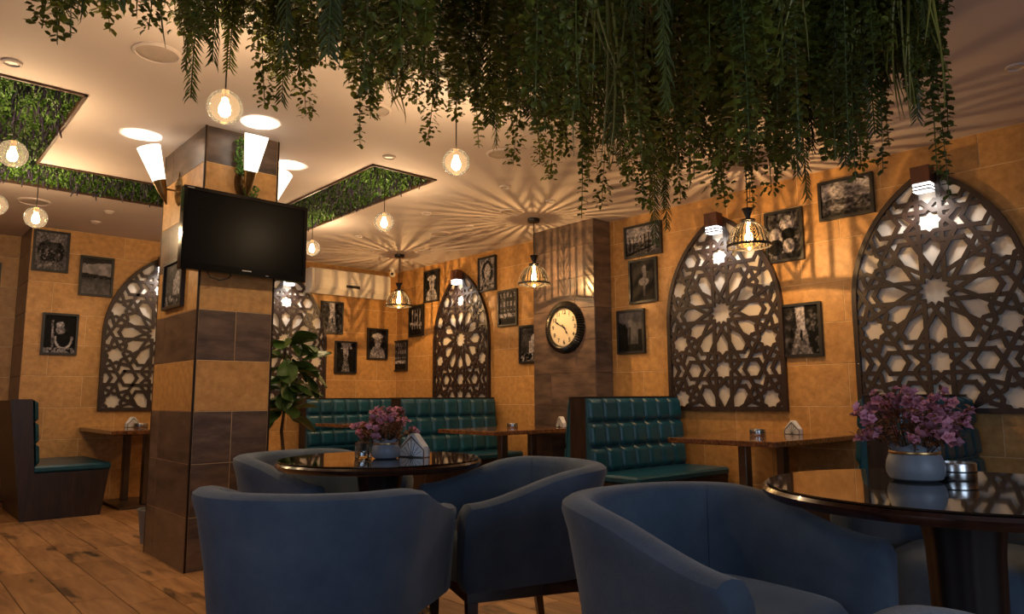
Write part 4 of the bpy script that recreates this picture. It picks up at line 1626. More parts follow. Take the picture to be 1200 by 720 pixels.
T1 = (1.85, 3.015, 0.48, 0.75)
T2 = (2.325, 0.705, 0.53, 0.775)
round_table('round glass topped table in the middle, with flowers, tumbler and napkins', *T1)
round_table('round glass topped table at the right edge, with flowers and a steel tin', *T2)
flower_pot('grey pot of mauve flowers on the middle round table', 1.845, 2.96, T1[3], 0.067, 1)
flower_pot('grey pot of mauve flowers on the right round table, nearest and largest', 2.40, 0.845, T2[3], 0.080, 2, nb=110)
tumbler('small clear glass tumbler with a tea light beside the middle flower pot', 1.755, 3.02, T1[3])
tumbler('clear glass tumbler behind the middle flower pot', 1.83, 3.13, T1[3])
napkin_holder('napkin holder with white napkins on the middle round table', 1.99, 2.94, T1[3], -1.2, 1.2)
ashtray('ribbed steel tin beside the right flower pot', 2.515, 0.775, T2[3], 0.060, 0.052)
napkin_holder('napkin holder tilted behind the right flower pot', 2.585, 0.87, T2[3], 0.4, 1.1)
ashtray('steel ashtray on the near booth table under the dome pendant', 4.93, 2.80, ZB, 0.058, 0.046)
napkin_holder('white napkins in a steel holder against the wall on the near booth table', 5.28, 2.70, ZB, RW - 0.2, 1.1)
ashtray('steel ashtray on the booth table in front of the dark pier', 4.70, 5.26, ZB, 0.052, 0.042)
napkin_holder('white napkins in a steel holder in front of the dark pier', 5.05, 4.94, ZB, RW - 0.3, 1.1)
ashtray('steel ashtray on the left booth table', 2.06, 7.85, ZB + .01, 0.065, 0.045)
napkin_holder('white napkins in a holder on the left booth table', 2.03, 8.05, ZB + .01, 0.4, 1.1)


# ================================================================== TUB CHAIRS
def make_chair(label):
    p = thing('tub_chair', label, 'chair', (0, 0, 0), 0, 'blue velvet tub chairs')
    # plan of the shell: two straight arms joined by a half ellipse; front is +y
    HW, DB, FR = 0.308, 0.292, 0.31
    path = []
    for k in range(7):
        path.append((-HW - 0.034 * (1 - k / 6), FR - (FR + 0.02) * k / 6))
    for k in range(1, 24):
        a = pi + pi * k / 24
        path.append((HW * (abs(cos(a)) ** 0.85) * (1 if cos(a) > 0 else -1), -0.02 - DB * (abs(sin(a)) ** 0.85)))
    for k in range(7):
        path.append((HW + 0.034 * k / 6, -0.02 + (FR + 0.02) * k / 6))
    n = len(path)
    b = MB()
    vs, fs = [], []
    Z0, TH = 0.305, 0.095
    for i, (x, y) in enumerate(path):
        a, c = path[max(i - 1, 0)], path[min(i + 1, n - 1)]
        tx, ty = c[0] - a[0], c[1] - a[1]
        L = sqrt(tx * tx + ty * ty)
        nx, ny = ty / L, -tx / L          # outward
        if nx * x + ny * (y + 0.0001) < 0 and abs(x) > .2:
            nx, ny = -nx, -ny
        t_ = min(1, max(0, (FR - y) / (FR + 0.20)))
        s_ = t_ * t_ * (3 - 2 * t_)
        zt = 0.628 + (0.743 - 0.628) * s_
        fl_ = 0.013 + 0.040 * s_
        # closed section: outer bottom -> outer top -> rounded rim -> inner bottom
        hh = TH / 2
        sec = [(-0.020, Z0), (hh * .70 - .01, Z0), (hh * .78, Z0 + 0.02), (hh * .85 + fl_ * .25, Z0 + (zt - Z0) * .4), (hh * .95 + fl_ * .72, Z0 + (zt - Z0) * .8),
               (hh + fl_, zt - 0.030), (hh * .95 + fl_, zt - 0.012), (hh * .55 + fl_, zt + .001), (fl_ - hh * .1, zt + 0.004), (fl_ - hh * .75, zt - 0.003), (fl_ - hh * 1.15, zt - 0.020),
               (fl_ - hh * 1.25, zt - 0.045), (fl_ * .6 - hh * 1.1, Z0 + (zt - Z0) * .6), (-hh, Z0 + 0.08), (-hh, Z0)]
        for u, z in sec:
            vs.append((x + nx * u, y + ny * u, z))
    m_ = len(sec)
    for i in range(n - 1):
        for k in range(m_):
            q = (k + 1) % m_
            fs.append((i * m_ + k, i * m_ + q, (i + 1) * m_ + q, (i + 1) * m_ + k))
    # padded front ends of the arms
    for i, sg in ((0, 1), (n - 1, -1)):
        ring = list(range(i * m_, i * m_ + m_))
        c = Vector((0, 0, 0))
        for r in ring:
            c += Vector(vs[r])
        c /= m_
        r2 = []
        for r in ring:
            v = Vector(vs[r])
            vs.append(tuple(c + (v - c) * 0.80 + Vector((0, 0.020, 0))))
            r2.append(len(vs) - 1)
        vs.append(tuple(c + Vector((0, 0.026, 0))))
        ci = len(vs) - 1
        for k in range(m_):
            q = (k + 1) % m_
            f1, f2 = (ring[k], ring[q], r2[q], r2[k]), (r2[k], r2[q], ci)
            fs.append(f1[::-1] if sg > 0 else f1)
            fs.append(f2[::-1] if sg > 0 else f2)
    b.add(vs, fs)
    sh = obj('shell', b, M['blue'], p, smooth=True)
    bm = __import__('bmesh').new()
    bm.from_mesh(sh.data)
    __import__('bmesh').ops.recalc_face_normals(bm, faces=bm.faces)
    bm.to_mesh(sh.data)
    bm.free()
    # seam lines running over the shell where the back panel meets the arms
    for idx in (11, n - 12):
        pts = [Vector(vs[idx * m_ + k]) for k in range(9, 14)]
        out = Vector((path[idx][0], path[idx][1], 0)).normalized()
        obj('seam', MB().tube([q - out * .0005 for q in pts], 0.0022, 5), M['blue'], sh)
    # seat cushion: D-shaped, puffed
    pts = []
    for k in range(40):
        a = 2 * pi * k / 40
        ex = 0.5
        x = 0.250 * (abs(cos(a)) ** ex) * (1 if cos(a) >= 0 else -1)
        y = (0.32 if sin(a) > 0 else 0.28) * (abs(sin(a)) ** (ex if sin(a) > 0 else .8)) * (1 if sin(a) >= 0 else -1)
        pts.append((x, y))
    vs2, fs2 = [], []
    lev = [(0.98, 0.305), (1.0, 0.33), (1.005, 0.42), (0.985, 0.455), (0.93, 0.478), (0.75, 0.492), (0.4, 0.499), (0.001, 0.500)]
    for s_, z in lev:
        vs2 += [(x * s_, y * s_, z) for x, y in pts]
    for j in range(len(lev) - 1):
        for k in range(40):
            q = (k + 1) % 40
            fs2.append((j * 40 + k, j * 40 + q, (j + 1) * 40 + q, (j + 1) * 40 + k))
    c_ = MB()
    c_.add(vs2, fs2)
    obj('seat_cushion', c_, M['blue'], p, smooth=True)
    # wooden frame and legs
    fr = MB()
    fr.cbox(-0.296, -0.268, -0.20, 0.285, 0.250, 0.306, 0.003)
    fr.cbox(0.268, 0.296, -0.20, 0.285, 0.250, 0.306, 0.003)
    fr.cbox(-0.296, 0.296, 0.262, 0.290, 0.250, 0.306, 0.003)
    fr.cbox(-0.296, 0.296, -0.235, -0.207, 0.250, 0.306, 0.003)
    obj('apron', fr, M['mahogany'], p)
    for sx in (-1, 1):
        for yy, lean in ((0.265, 0.0), (-0.215, -0.045)):
            l_ = MB()
            a, c = 0.023, 0.015
            x0, y0 = sx * 0.272, yy
            x1, y1 = sx * 0.272, yy + lean
            q0 = [(x1 - c, y1 - c, 0), (x1 + c, y1 - c, 0), (x1 + c, y1 + c, 0), (x1 - c, y1 + c, 0)]
            q1 = [(x0 - a, y0 - a, 0.306), (x0 + a, y0 - a, 0.306), (x0 + a, y0 + a, 0.306), (x0 - a, y0 + a, 0.306)]
            l_.add(q0 + q1, [(3, 2, 1, 0), (4, 5, 6, 7), (0, 1, 5, 4), (1, 2, 6, 5), (2, 3, 7, 6), (3, 0, 4, 7)])
            obj('leg', l_, M['mahogany'], p)
    return p


CH = None
for (x, y, fx, fy, lab) in [
        (1.225, 2.36, .77, .63, 'blue tub chair turned with its back to the camera, lower left'),
        (2.145, 2.42, -.93, .35, 'blue tub chair at the middle table seen from the side, showing its dark legs'),
        (1.81, 3.55, .35, -.94, 'blue tub chair on the far side of the middle table, mostly hidden'),
        (1.826, 1.188, -.07, -1, 'large blue tub chair at the lower right, open towards the camera'),
        (3.05, 0.90, -1, -.05, 'blue tub chair behind the pedestal of the right round table'),
        (1.09, 0.02, .9, -.45, 'blue tub chair of which only the rim shows at the bottom edge')]:
    rz = facing(fx, fy)
    if CH is None:
        CH = make_chair(lab)
        CH.location = (x, y, 0)
        CH.rotation_euler = (0, 0, rz)
    else:
        c = dup(CH, lab, (x, y, 0), rz)
        if x == 3.05:
            c.scale = (0.97, 0.97, 0.97)


# ================================================================== PLANTS
def fig_leaf(L, W):
    """a broad wavy fiddle leaf along +x, hanging slightly"""
    b = MB()
    n, m_ = 8, 4
    vs, fs = [], []
    for i in range(n + 1):
        t_ = i / n
        wd = W * (sin(pi * min(1, t_ * 0.97 + .02)) ** 0.7) * (0.62 + 0.5 * t_)
        for j in range(-m_, m_ + 1):
            u = j / m_
            vs.append((L * t_, wd / 2 * u, -0.22 * L * t_ * t_ + 0.10 * W * abs(u) + 0.025 * W * sin(9 * t_ + 3 * u)))
    k = 2 * m_ + 1
    for i in range(n):
        for j in range(2 * m_):
            q = i * k + j
            fs.append((q, q + k, q + k + 1, q + 1))
    b.add(vs, fs)
    b.tube([(-0.05, 0, 0.01), (0, 0, 0)], 0.004, 5)
    return b


fx_, fy_ = 2.76, 6.12
fig = thing('fig_tree', 'fiddle leaf fig tree in a pot behind the striped pillar', 'plant', (fx_, fy_, 0))
obj('pot', MB().lathe([(0.0005, 0.0), (0.13, 0.0), (0.17, 0.30), (0.18, 0.32), (0.165, 0.32), (0.15, 0.26), (0.0005, 0.26)], 36), M['pot'], fig, smooth=True)
obj('trunk', MB().tube([(0, 0, .2), (.015, -.01, .5), (-.01, .01, .75), (.01, 0, 1.0), (-.02, .01, 1.3), (0.0, 0, 1.5)], [.017, .016, .014, .012, .009, .006], 8), M['stem'], fig, smooth=True)
obj('branch', MB().tube([(0, 0, .95), (.08, -.02, 1.15), (.16, -.04, 1.33)], [.010, .007, .004], 6), M['stem'], fig, smooth=True)
figm = [fig_leaf(L, W).mesh('leaf', M['fig'], True) for L, W in ((.27, .20), (.24, .18), (.18, .13))]
rr = random.Random(11)
for k in range(46):
    z = rr.uniform(0.86, 1.56)
    a = rr.uniform(0, 2 * pi)
    o = link('leaf', figm[k % 3], fig, (0.05 * cos(a), 0.05 * sin(a), z))
    o.rotation_euler = (rr.uniform(-.5, .5), rr.uniform(-.7, .9), a)
for (dx, dz, a, el) in ((.15, 1.36, -.35, -.5), (.17, 1.30, -.2, .5), (.12, 1.40, .5, -.6), (.16, 1.25, -.5, .9), (.10, 1.15, -.1, .2)):
    o = link('leaf', figm[0], fig, (dx, -.03, dz))
    o.rotation_euler = (0.4, el, a)

pp = thing('potted_plant', 'small leafy plant in a blue-grey pot behind the left foot of the striped pillar', 'plant', (1.66, 5.78, 0))
obj('pot', MB().lathe([(0.0005, 0.0), (0.10, 0.0), (0.125, 0.22), (0.135, 0.24), (0.12, 0.24), (0.11, 0.2), (0.0005, 0.2)], 32), M['pot'], pp, smooth=True)
obj('stem', MB().tube([(0, 0, .18), (.01, 0, .4), (-.02, .01, .8)], [.008, .006, .004], 6), M['stem'], pp)
for k in range(16):
    z = rr.uniform(.35, .85)
    a = rr.uniform(0, 2 * pi)
    o = link('leaf', figm[2], pp, (0, 0, z))
    o.scale = (.55, .55, .55)
    o.rotation_euler = (0, rr.uniform(-.4, .6), a)

ivy = thing('ivy_sprig', 'artificial ivy trailing down beside the sconce above the television', 'plant', (1.70, PY0 - 0.03, 2.73))
lv = MB()
pts = [Vector((0.005 * sin(k * .9), -0.01 * sin(k * .7), -0.028 * k)) for k in range(9)]
obj('stem', MB().tube(pts, 0.002, 5), M['stem'], ivy)
for k in range(150):
    q = rr.uniform(0, 1)
    pt = Vector((0.005, 0, -0.22 * q)) + Vector((rr.uniform(-.02, .02), rr.uniform(-.02, .012), rr.uniform(-.01, .01)))
    if q < .25:
        pt += Vector((rr.uniform(-.03, .045), rr.uniform(-.03, 0.01), rr.uniform(0, .03)))
    lv.leaf(pt, (rr.uniform(-1, 1), rr.uniform(-1, .2), rr.uniform(-.6, .8)), (0, -1, .3), rr.uniform(.018, .032), rr.uniform(.012, .018), 0, .1)
for k in range(120):
    pt = Vector((0.075 + rr.uniform(-.035, .05), rr.uniform(-.05, .015), -0.30 - rr.uniform(0, .16)))
    lv.leaf(pt, (rr.uniform(-1, 1), rr.uniform(-1, .2), rr.uniform(-1, .5)), (0, -1, .3), rr.uniform(.018, .035), rr.uniform(.010, .016), 0, .1)
o = obj('leaves', lv, M['hedge'], ivy)
o['kind'] = 'stuff'


# ================================================================== THE HANGING GARDEN
# (x, y, height of the tip, kind): s small leaves, e eucalyptus, b bright round leaves, f palm frond, r olive tendrils
VINES = [
    (0.32, 2.58, 2.19, 's'), (0.37, 2.62, 2.18, 'e'), (0.36, 2.32, 2.08, 'e'), (0.55, 2.8, 2.36, 'b'), (0.55, 2.95, 2.48, 's'), (0.56, 2.39, 2.15, 'r'),
    (0.55, 2.28, 2.15, 's'), (0.59, 2.28, 2.1, 'r'), (0.61, 2.22, 2.12, 'r'), (0.8, 2.79, 2.44, 's'), (0.81, 2.63, 2.11, 'f'), (0.71, 2.24, 2.08, 'f'),
    (0.76, 2.54, 2.3, 's'), (0.97, 2.73, 2.33, 'f'), (1.01, 2.61, 2.39, 's'), (0.99, 2.46, 2.09, 's'), (1.04, 2.38, 2.1, 'f'), (1.11, 2.63, 2.33, 'f'),
    (1.18, 2.54, 2.13, 's'), (1.02, 2.23, 2.13, 's'), (1.27, 2.61, 2.38, 's'), (1.33, 2.63, 2.43, 's'), (1.33, 2.52, 2.35, 'e'), (1.41, 2.48, 2.04, 'e'),
    (1.48, 2.67, 2.34, 'b'), (1.57, 2.67, 2.26, 's'), (1.65, 2.74, 2.38, 'b'), (1.48, 2.37, 2.13, 'r'), (1.72, 2.7, 2.3, 'r'), (1.85, 2.79, 2.46, 's'),
    (1.77, 2.61, 2.36, 's'), (1.75, 2.5, 2.15, 's'), (1.83, 2.56, 2.37, 's'), (1.93, 2.55, 2.32, 's'), (1.79, 2.28, 2.27, 's'), (2.05, 2.52, 2.2, 'b'),
    (1.8, 2.14, 2.12, 'f'), (2.13, 2.45, 2.2, 'f'), (2.18, 2.41, 2.11, 's'), (2.1, 2.28, 2.24, 's'), (2.4, 2.48, 2.18, 's'), (2.45, 2.43, 2.1, 's'),
    (2.29, 2.3, 2.29, 's'), (2.42, 2.46, 2.28, 'r'), (2.52, 2.43, 2.23, 'b'), (2.25, 2.06, 1.8, 'e'), (2.34, 2.11, 1.99, 'b'), (2.47, 2.12, 1.91, 's'),
    (2.41, 2.11, 2.02, 'r'), (2.21, 1.8, 1.84, 'r'), (2.26, 1.82, 1.9, 's'), (2.26, 1.74, 1.8, 's'), (2.82, 2.08, 1.78, 'f'), (2.56, 1.92, 1.87, 'b'),
    (2.87, 2.09, 1.85, 'f'), (2.71, 1.88, 1.92, 's'), (2.49, 1.67, 1.87, 'r'), (2.55, 1.67, 1.92, 'f'), (2.38, 1.48, 1.82, 's'), (2.86, 1.74, 1.9, 's'),
    (2.54, 1.49, 1.97, 's'), (2.89, 1.6, 1.84, 'e'), (2.61, 1.48, 1.82, 'e'), (2.48, 1.3, 1.8, 's'), (2.76, 1.42, 1.97, 's'), (2.82, 1.4, 2.01, 'b'),
    (2.7, 1.3, 1.81, 'f'), (2.53, 1.2, 1.85, 'f'), (2.69, 1.21, 2, 'f'), (2.36, 0.96, 1.73, 'e'), (2.26, 0.95, 1.79, 's'), (2.56, 1, 1.84, 's'),
    (2.59, 0.94, 1.8, 'e'), (2.53, 0.94, 1.92, 'f'), (2.37, 0.94, 2.03, 'r'), (2.71, 1.04, 2.22, 'r'), (2.46, 0.84, 2.04, 'r'), (2.47, 0.81, 1.91, 'r'),
    (2.87, 1.02, 1.99, 'e'), (2.49, 0.76, 1.89, 'r'), (2.54, 0.75, 1.74, 'e'), (2.83, 0.83, 1.73, 'e'), (2.94, 0.82, 2.25, 'e'), (2.59, 0.77, 2.25, 'e'),
    (2.88, 1.15, 2, 's'), (0.89, 1.74, 1.98, 'e'), (2.7, 1.19, 2.01, 's'), (1.82, 1.57, 2.12, 'e'), (1.59, 2.12, 2.15, 'b'), (0.94, 1.36, 1.89, 'b'),
    (0.82, 2.94, 2.56, 's'), (2.84, 0.81, 2.44, 'e'), (1.65, 1.3, 1.95, 'e'), (1.85, 2.23, 2.43, 'r'), (1.2, 1.72, 2.14, 's'), (2.04, 1.16, 2.04, 's'),
    (2.04, 0.82, 1.7, 'e'), (2.9, 0.93, 2.16, 'e'), (1.74, 2.8, 2.43, 'r'), (0.86, 2.87, 2.51, 'b'), (0.96, 1.92, 2.09, 'b'), (2.57, 1.35, 1.96, 's'),
    (2.6, 1.16, 2.04, 's'), (1.26, 1.99, 2.09, 's'), (2.39, 1.03, 1.98, 'b'), (0.82, 1.26, 1.79, 's'), (2.89, 1.6, 2.51, 's'), (2.86, 1.43, 2.05, 'e'),
    (0.33, 2.18, 2.09, 'f'), (0.43, 2.61, 2.31, 's'), (1.72, 0.81, 1.63, 'e'), (1.27, 2.09, 2.2, 'f'), (0.53, 2.39, 2.27, 's'), (1.91, 2.18, 2.5, 'r'),
    (2.88, 1, 2.28, 'f'), (1.41, 1.42, 1.99, 's'), (0.37, 2.83, 2.38, 'e'), (2.34, 2.11, 2.4, 'f'), (0.87, 1.86, 1.98, 'b'), (0.34, 2.63, 2.27, 'r'),
    (1.5, 1.94, 2.08, 'e'), (2.63, 1.44, 2.21, 's'), (2.26, 1.29, 2.15, 's'), (2.57, 2.3, 2.55, 'r'), (2.69, 0.93, 2.12, 'r'), (2.69, 0.94, 2.23, 's'),
    (2.59, 1.07, 1.87, 'f'), (2.01, 1.02, 1.87, 'e'), (1.35, 1.04, 1.59, 's'), (2.82, 1.16, 2.25, 'r'), (1.83, 1.31, 1.71, 'b'), (0.86, 2.35, 2.3, 'e'),
    (1.35, 2.1, 2.27, 'e'), (2.34, 2.18, 2.4, 'e'), (2.04, 1.77, 2, 's'), (2.3, 2.64, 2.4, 'b'), (2.12, 1.13, 1.96, 'b'), (2.21, 0.8, 2.07, 's'),
    (0.31, 1.62, 1.85, 'f'), (2.32, 2.2, 2.5, 'e'), (2.67, 1.12, 1.93, 'b'), (0.82, 2.68, 2.32, 'r'), (2.19, 1.49, 1.96, 'b'), (2.4, 1, 2.13, 'f'),
    (1.16, 2.44, 2.44, 'f'), (2.64, 1.07, 2.02, 'f'), (0.89, 1.39, 1.83, 's'), (0.5, 2.4, 2.26, 's'), (0.73, 1.92, 2.05, 'e'), (2.63, 0.97, 2.19, 's'),
    (1.71, 0.82, 1.76, 'r'), (2.95, 1.12, 2.06, 'e'), (2.59, 2.35, 2.58, 'b'), (2.1, 0.94, 1.81, 'e'), (1.33, 1.13, 1.59, 'r'), (0.72, 1.43, 1.82, 'e'),
    (2.16, 0.78, 1.96, 'e'), (1.62, 0.79, 1.8, 's'), (0.89, 1.68, 1.97, 's'), (2.03, 2.35, 2.27, 's'), (2.49, 1.16, 1.89, 'r'), (2.53, 1.61, 2.07, 's'),
    (2.09, 1.28, 1.81, 'b'), (2.09, 1.87, 2.1, 's'), (2.1, 1.26, 1.93, 's'), (2.59, 1.41, 2.23, 's'), (2.73, 0.97, 2.06, 'r'), (2.49, 1.17, 2.2, 's'),
    (1.51, 1.73, 2.02, 'b'), (2.48, 0.93, 2.17, 'f'), (0.62, 2.06, 2.08, 's'), (2.43, 1.84, 2, 'b'), (1.02, 1.89, 2.17, 's'), (1.66, 1.87, 2.21, 'b'),
    (1.23, 1.17, 1.71, 's'), (2.14, 0.84, 1.83, 's'), (1.49, 1.33, 1.92, 's'), (0.35, 2.02, 2.03, 'r'), (2.51, 1.73, 2.41, 's'), (2.91, 1.55, 2.31, 's'),
    (0.8, 1.39, 1.75, 's'), (0.73, 2.29, 2.25, 'b'), (2.7, 1.18, 2.21, 's'), (1.5, 1.61, 2.11, 's'), (0.37, 2.52, 2.22, 'b'), (0.73, 1.43, 1.79, 'f'),
    (1.59, 1.05, 1.6, 'b'), (1.77, 2.3, 2.35, 'e'), (1.56, 0.99, 1.79, 'b'), (2.11, 2.13, 2.47, 'b'), (1.15, 1.04, 1.67, 's'), (1.55, 0.82, 1.81, 'b'),
    (1.04, 2.27, 2.2, 's'), (0.76, 2.49, 2.34, 's'), (2.48, 0.79, 2.09, 'f'), (2.87, 1.3, 2.4, 'r'), (1.53, 1.29, 1.94, 'b'), (1.2, 1.28, 1.76, 's'),
    (2.89, 1.59, 2.44, 'b'), (2.43, 1.06, 1.93, 'e'), (1.55, 1.1, 1.82, 'e'), (1.97, 1.77, 2.26, 'e'), (1.29, 0.95, 1.67, 'f'), (1.65, 1.22, 1.89, 'r'),
    (1.49, 0.91, 1.84, 's'), (2.71, 0.89, 2.19, 's'), (1.34, 1.49, 1.89, 'e'), (1.35, 0.95, 1.79, 'e'), (2.76, 0.88, 2.22, 's'), (2.46, 2.35, 2.22, 's'),
    (2.61, 2.1, 2.42, 'f'), (2.81, 0.89, 2.13, 'b'), (1.89, 1.72, 2.19, 's'), (1.12, 2.23, 2.25, 'e'), (1.67, 2.06, 2.12, 's'), (1.94, 1.03, 1.99, 's'),
    (2.82, 0.87, 2.32, 'f'), (2.46, 0.84, 2.15, 's'), (1.38, 2.32, 2.36, 'e'), (2.65, 0.89, 2.27, 'f'), (0.41, 2.47, 2.28, 's'), (0.91, 1.67, 2.06, 's'),
    (0.96, 2.68, 2.48, 's'), (1.44, 2.29, 2.29, 'f'), (2.37, 1.49, 2.18, 'b'), (2.37, 0.94, 1.85, 'e'), (2.16, 1.05, 1.76, 's'), (2.67, 1.12, 2.25, 'e'),
    (0.66, 1.46, 1.78, 'f'), (1.72, 1.44, 1.87, 'f'), (1.62, 2.03, 2.1, 'e'), (1.04, 1.53, 1.92, 's'), (2.13, 1, 1.94, 'b'), (2.18, 1.32, 2.06, 's'),
    (2.06, 2.18, 2.25, 'f'), (1.19, 1.67, 1.92, 'e'), (0.73, 2.34, 2.26, 's'), (1.92, 0.96, 1.91, 's'), (1.99, 0.94, 1.78, 'b'), (1.84, 1.21, 1.88, 'e'),
    (0.62, 2.01, 2.04, 's'), (1.03, 2.82, 2.58, 's'), (1.83, 1.78, 2.07, 'b'), (0.39, 1.6, 1.87, 's'), (2.51, 0.99, 2.21, 'b'), (1.01, 2.5, 2.42, 'f'),
    (1.51, 0.89, 1.58, 'b'), (2.57, 0.99, 2.05, 'e'), (2.25, 0.84, 2.1, 'b'), (1.89, 2.52, 2.54, 'e'), (1.13, 1.94, 1.99, 's'), (1.09, 2.52, 2.26, 's'),
    (2.82, 1.17, 2.01, 's'), (1.32, 1.5, 1.88, 'e'), (1.62, 1.25, 1.76, 's'), (1.2, 1.2, 1.68, 's'), (2.04, 1.17, 1.86, 's'), (1.21, 1.33, 1.86, 'b'),
    (2.4, 1.24, 1.88, 'b'), (2.48, 0.79, 2.1, 's'), (2.92, 1.04, 2.29, 'e'), (1.21, 2.36, 2.35, 'e'), (2.42, 1.2, 1.87, 'b'), (2.54, 1.5, 2.14, 's'),
    (1.18, 2.86, 2.47, 'b'), (2.62, 0.83, 2.05, 's'), (1.49, 1.34, 1.85, 'r'), (0.67, 2.15, 2.14, 's'), (1.54, 2.03, 2.27, 'b'), (2.58, 2.06, 2.58, 'r'),
    (1.12, 1.15, 1.72, 's'), (1.48, 0.84, 1.59, 'e'), (1.46, 2.15, 2.3, 'e'), (1.37, 1.32, 1.94, 'e'), (2.42, 1.6, 2.13, 's'), (1.89, 1.02, 1.97, 'b'),
    (2.2, 0.82, 2.06, 'b'), (1.94, 1.32, 1.88, 's'), (2.77, 0.84, 2.2, 's'), (0.4, 2.62, 2.29, 'f'), (1.58, 0.86, 1.67, 's'), (1.99, 2.11, 2.45, 's'),
    (2.16, 0.92, 1.94, 's'), (1.64, 1.61, 1.98, 's'), (2.44, 2.37, 2.61, 'r'), (2.4, 1.54, 1.98, 'e'), (1.53, 1.28, 1.75, 'e'), (1.72, 1.95, 2.07, 'b'),
    (2.42, 2.01, 2.2, 'b'), (2.1, 0.93, 1.74, 'b'), (2.2, 1.56, 2.17, 'e'), (2.15, 1.28, 1.85, 'e'), (1.28, 2.32, 2.36, 's'), (2.88, 0.99, 2.32, 'e'),
    (1.79, 2.09, 2.36, 'e'), (2.74, 1.09, 2.03, 's'), (2.38, 2.7, 2.59, 'f'), (2.55, 2.56, 2.61, 'b'), (0.83, 2.85, 2.51, 'f'), (2.91, 1.01, 2.23, 'e'),
    (2.08, 2.77, 2.57, 's'), (2.83, 1.92, 2.21, 's'), (1.12, 2.77, 2.55, 's'), (2.69, 1.24, 2.12, 'f'), (2.82, 2, 2.11, 's'), (2.71, 1.64, 2.28, 'e'),
    (1.19, 2.91, 2.61, 'b'), (2.81, 1.42, 2.24, 'b'), (2.74, 1.89, 2.17, 'f'), (2.74, 1.3, 2.28, 'b'), (2.88, 0.86, 2.27, 's'), (2.88, 1.7, 2.35, 's'),
    (2.55, 2.36, 2.5, 's'), (1.2, 2.87, 2.4, 's'), (1.35, 2.89, 2.53, 's'), (2.85, 1.88, 2.22, 'e'), (2.77, 0.86, 2.03, 'f'), (1.84, 2.82, 2.6, 'e'),
    (2.76, 1.9, 2.13, 's'), (0.98, 2.87, 2.55, 'f'), (2.53, 2.3, 2.33, 'f'), (0.97, 2.84, 2.53, 'b'), (2.77, 1.19, 2.16, 's'), (2.52, 2.4, 2.39, 'e'),
    (2.61, 2.18, 2.25, 'e'), (2.88, 1.77, 2.07, 's'), (2.54, 2.32, 2.51, 's'), (2.87, 1.69, 2.32, 'f'), (2.8, 2.3, 2.22, 'f'), (2.77, 1.67, 2.09, 's'),
    (2.73, 1.62, 2.21, 's'), (2.88, 1.63, 2.35, 's'), (2.87, 1.6, 2.26, 'b'), (2.76, 1.71, 2.06, 's'), (2.21, 2.59, 2.38, 'b'), (2.85, 1.21, 2.01, 's'),
    (2.17, 2.79, 2.6, 'b'), (2.38, 2.46, 2.54, 's'), (2.84, 0.89, 2.1, 's'), (2.89, 1.7, 2.24, 'e'), (1.22, 2.86, 2.49, 's'), (2.8, 2.24, 2.14, 's'),
    (2.84, 2.15, 2.22, 'e'), (2.65, 2.5, 2.46, 's'), (2.75, 1.52, 2, 's'), (1.38, 2.89, 2.54, 's'), (2.77, 0.9, 2.21, 'f'), (2.86, 2.03, 2.12, 's'),
    (1.89, 2.75, 2.5, 'e'), (1.8, 2.82, 2.47, 's'),
]

TR_Z = 2.72
gx0, gx1, gy0, gy1 = 0.26, 2.98, 0.70, 2.99
hg = thing('hanging_garden', 'large canopy of artificial vines, ferns and tendrils hanging from a ceiling trellis at the top', 'hanging plants', (0, 0, TR_Z))


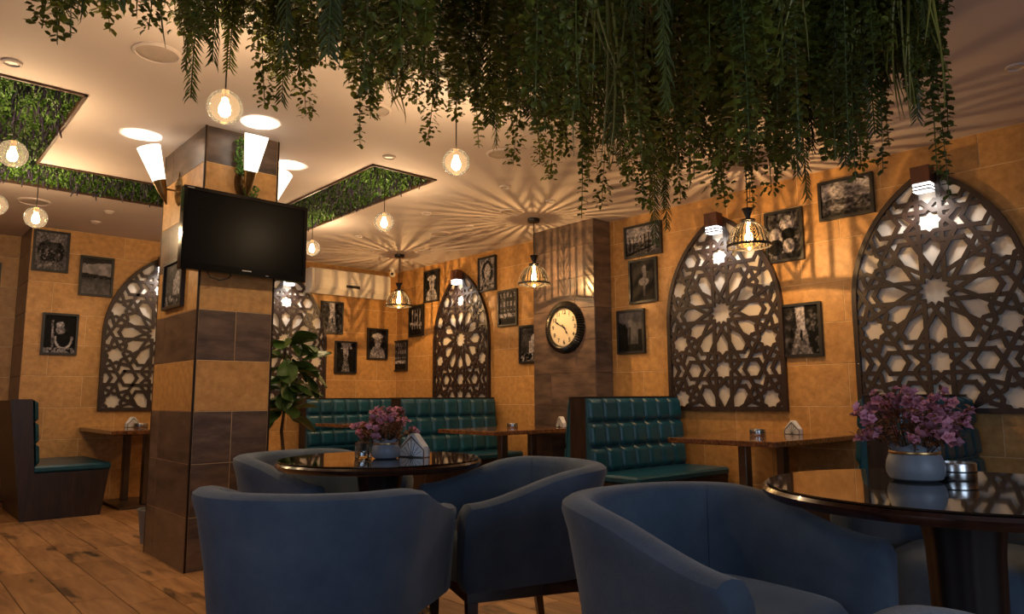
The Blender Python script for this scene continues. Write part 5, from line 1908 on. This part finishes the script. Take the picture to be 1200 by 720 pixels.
def vine_mesh(kind, L, seed):
    rr = random.Random(seed)
    lf = MB()
    if kind in 's':
        n = int(L * 380)
        st = [Vector((0.012 * sin(5 * q + seed), 0.012 * cos(4 * q + seed), -L * q)) for q in np.linspace(0, 1, 8)]
        lf.tube(st, 0.0018, 4)
        for k in range(n):
            q = (k + rr.random()) / n
            a = rr.uniform(0, 2 * pi)
            R = rr.uniform(0.004, 0.052) * (1 - .35 * q)
            c = Vector((0.012 * sin(5 * q + seed) + R * cos(a), 0.012 * cos(4 * q + seed) + R * sin(a), -L * q))
            lf.leaf(c, (cos(a), sin(a), rr.uniform(-1.2, .4)), (rr.uniform(-.5, .5), rr.uniform(-.5, .5), 1), rr.uniform(.018, .030), rr.uniform(.013, .020), 0, .12, rnd=True)
        m = M['leaf_s']
    elif kind in 'eb':
        big = kind == 'b'
        n = int(L * (52 if not big else 60))
        for sidx in range(2 if not big else 3):
            ph = rr.uniform(0, 6)
            L2 = L * (1 - .22 * sidx)
            amp = 0.012 + .018 * sidx
            f_ = lambda q: Vector((amp * sin(3 * q + ph), amp * cos(3 * q + ph), -L2 * q))
            lf.tube([f_(q) for q in np.linspace(0, 1, 8)], 0.0018, 4)
            for k in range(n):
                q = (k + .3 * rr.random()) / n
                for h in (0, pi):
                    a = ph + k * 1.57 + h + rr.uniform(-.4, .4)
                    sz = (rr.uniform(.034, .048) if not big else rr.uniform(.036, .054)) * (1 - .35 * q)
                    lf.leaf(f_(q), (cos(a), sin(a), rr.uniform(-.8, .1)), (rr.uniform(-.3, .3), rr.uniform(-.3, .3), 1), sz, sz * (.72 if not big else .92), 0, .06, rnd=True)
        m = M['leaf_e'] if not big else M['leaf_b']
    elif kind == 'f':
        for fr_ in range(3):
            ph = rr.uniform(0, 6)
            L2 = L * (1 - .2 * fr_)
            sw = 0.03 + .02 * fr_
            f_ = lambda q: Vector((sw * sin(1.6 * q) * cos(ph), sw * sin(1.6 * q) * sin(ph), -L2 * q))
            lf.tube([f_(q) for q in np.linspace(0, 1, 7)], 0.0025, 4)
            n = int(L2 * 75)
            side = Vector((-sin(ph), cos(ph), 0))
            for k in range(n):
                q = k / n
                Lf = (0.085 * (1 - .45 * q)) * rr.uniform(.85, 1.1)
                for sg in (-1, 1):
                    d = side * sg * rr.uniform(.6, .9) + Vector((0, 0, -1)) + Vector((cos(ph), sin(ph), 0)) * rr.uniform(-.15, .35)
                    lf.leaf(f_(q), d, (cos(ph), sin(ph), .1), Lf, 0.0075, 0, .15)
        m = M['leaf_f']
    else:
        for s_ in range(8):
            ph, am = rr.uniform(0, 6), rr.uniform(.012, .05)
            L2 = L * rr.uniform(.62, 1.0)
            ox, oy = rr.uniform(-.03, .03), rr.uniform(-.03, .03)
            pts = [(ox + am * sin(4.5 * q + ph) * q * 1.5, oy + am * cos(3.6 * q + ph) * q * 1.5, -L2 * q) for q in np.linspace(0, 1, 12)]
            lf.tube(pts, [.0066 * (1 - q) ** .6 + .0008 for q in np.linspace(0, 1, 12)], 5)
        m = M['leaf_r']
    nm = {'s': 'small_leaf_vine', 'e': 'eucalyptus_vine', 'b': 'round_leaf_vine', 'f': 'palm_frond', 'r': 'tendrils'}[kind]
    return lf.mesh(nm, m)


VM = {}
rr = random.Random(3)
for (x, y, zt, kind) in VINES:
    L = TR_Z - zt
    Lb = max(0.15, round(L / 0.15) * 0.15)
    var = rr.randint(0, 1)
    key = (kind, Lb, var)
    if key not in VM:
        VM[key] = vine_mesh(kind, Lb, hash((ord(kind), int(Lb * 100), var)) % 9999)
    me = VM[key]
    o = link(me.name, me, hg, (x, y, 0))
    o.scale = (1, 1, L / Lb)
    o.rotation_euler = (0, 0, rr.uniform(0, 6.28))
# the trellis: a dark timber grid on four short hangers
for k in range(7):
    x = gx0 + (gx1 - gx0) * k / 6
    obj('trellis_bar', MB().cbox(x - 0.015, x + 0.015, gy0, gy1, 0.0, 0.03, 0.002), M['wenge'], hg)
for k in range(6):
    y = gy0 + (gy1 - gy0) * k / 5
    obj('trellis_bar', MB().cbox(gx0, gx1, y - 0.015, y + 0.015, 0.03, 0.06, 0.002), M['wenge'], hg)
for x in (gx0 + .2, gx1 - .2):
    for y in (gy0 + .2, gy1 - .2):
        obj('hanger', MB().tube([(x, y, 0.03), (x, y, CEIL - TR_Z)], 0.008, 8), M['black_metal'], hg)
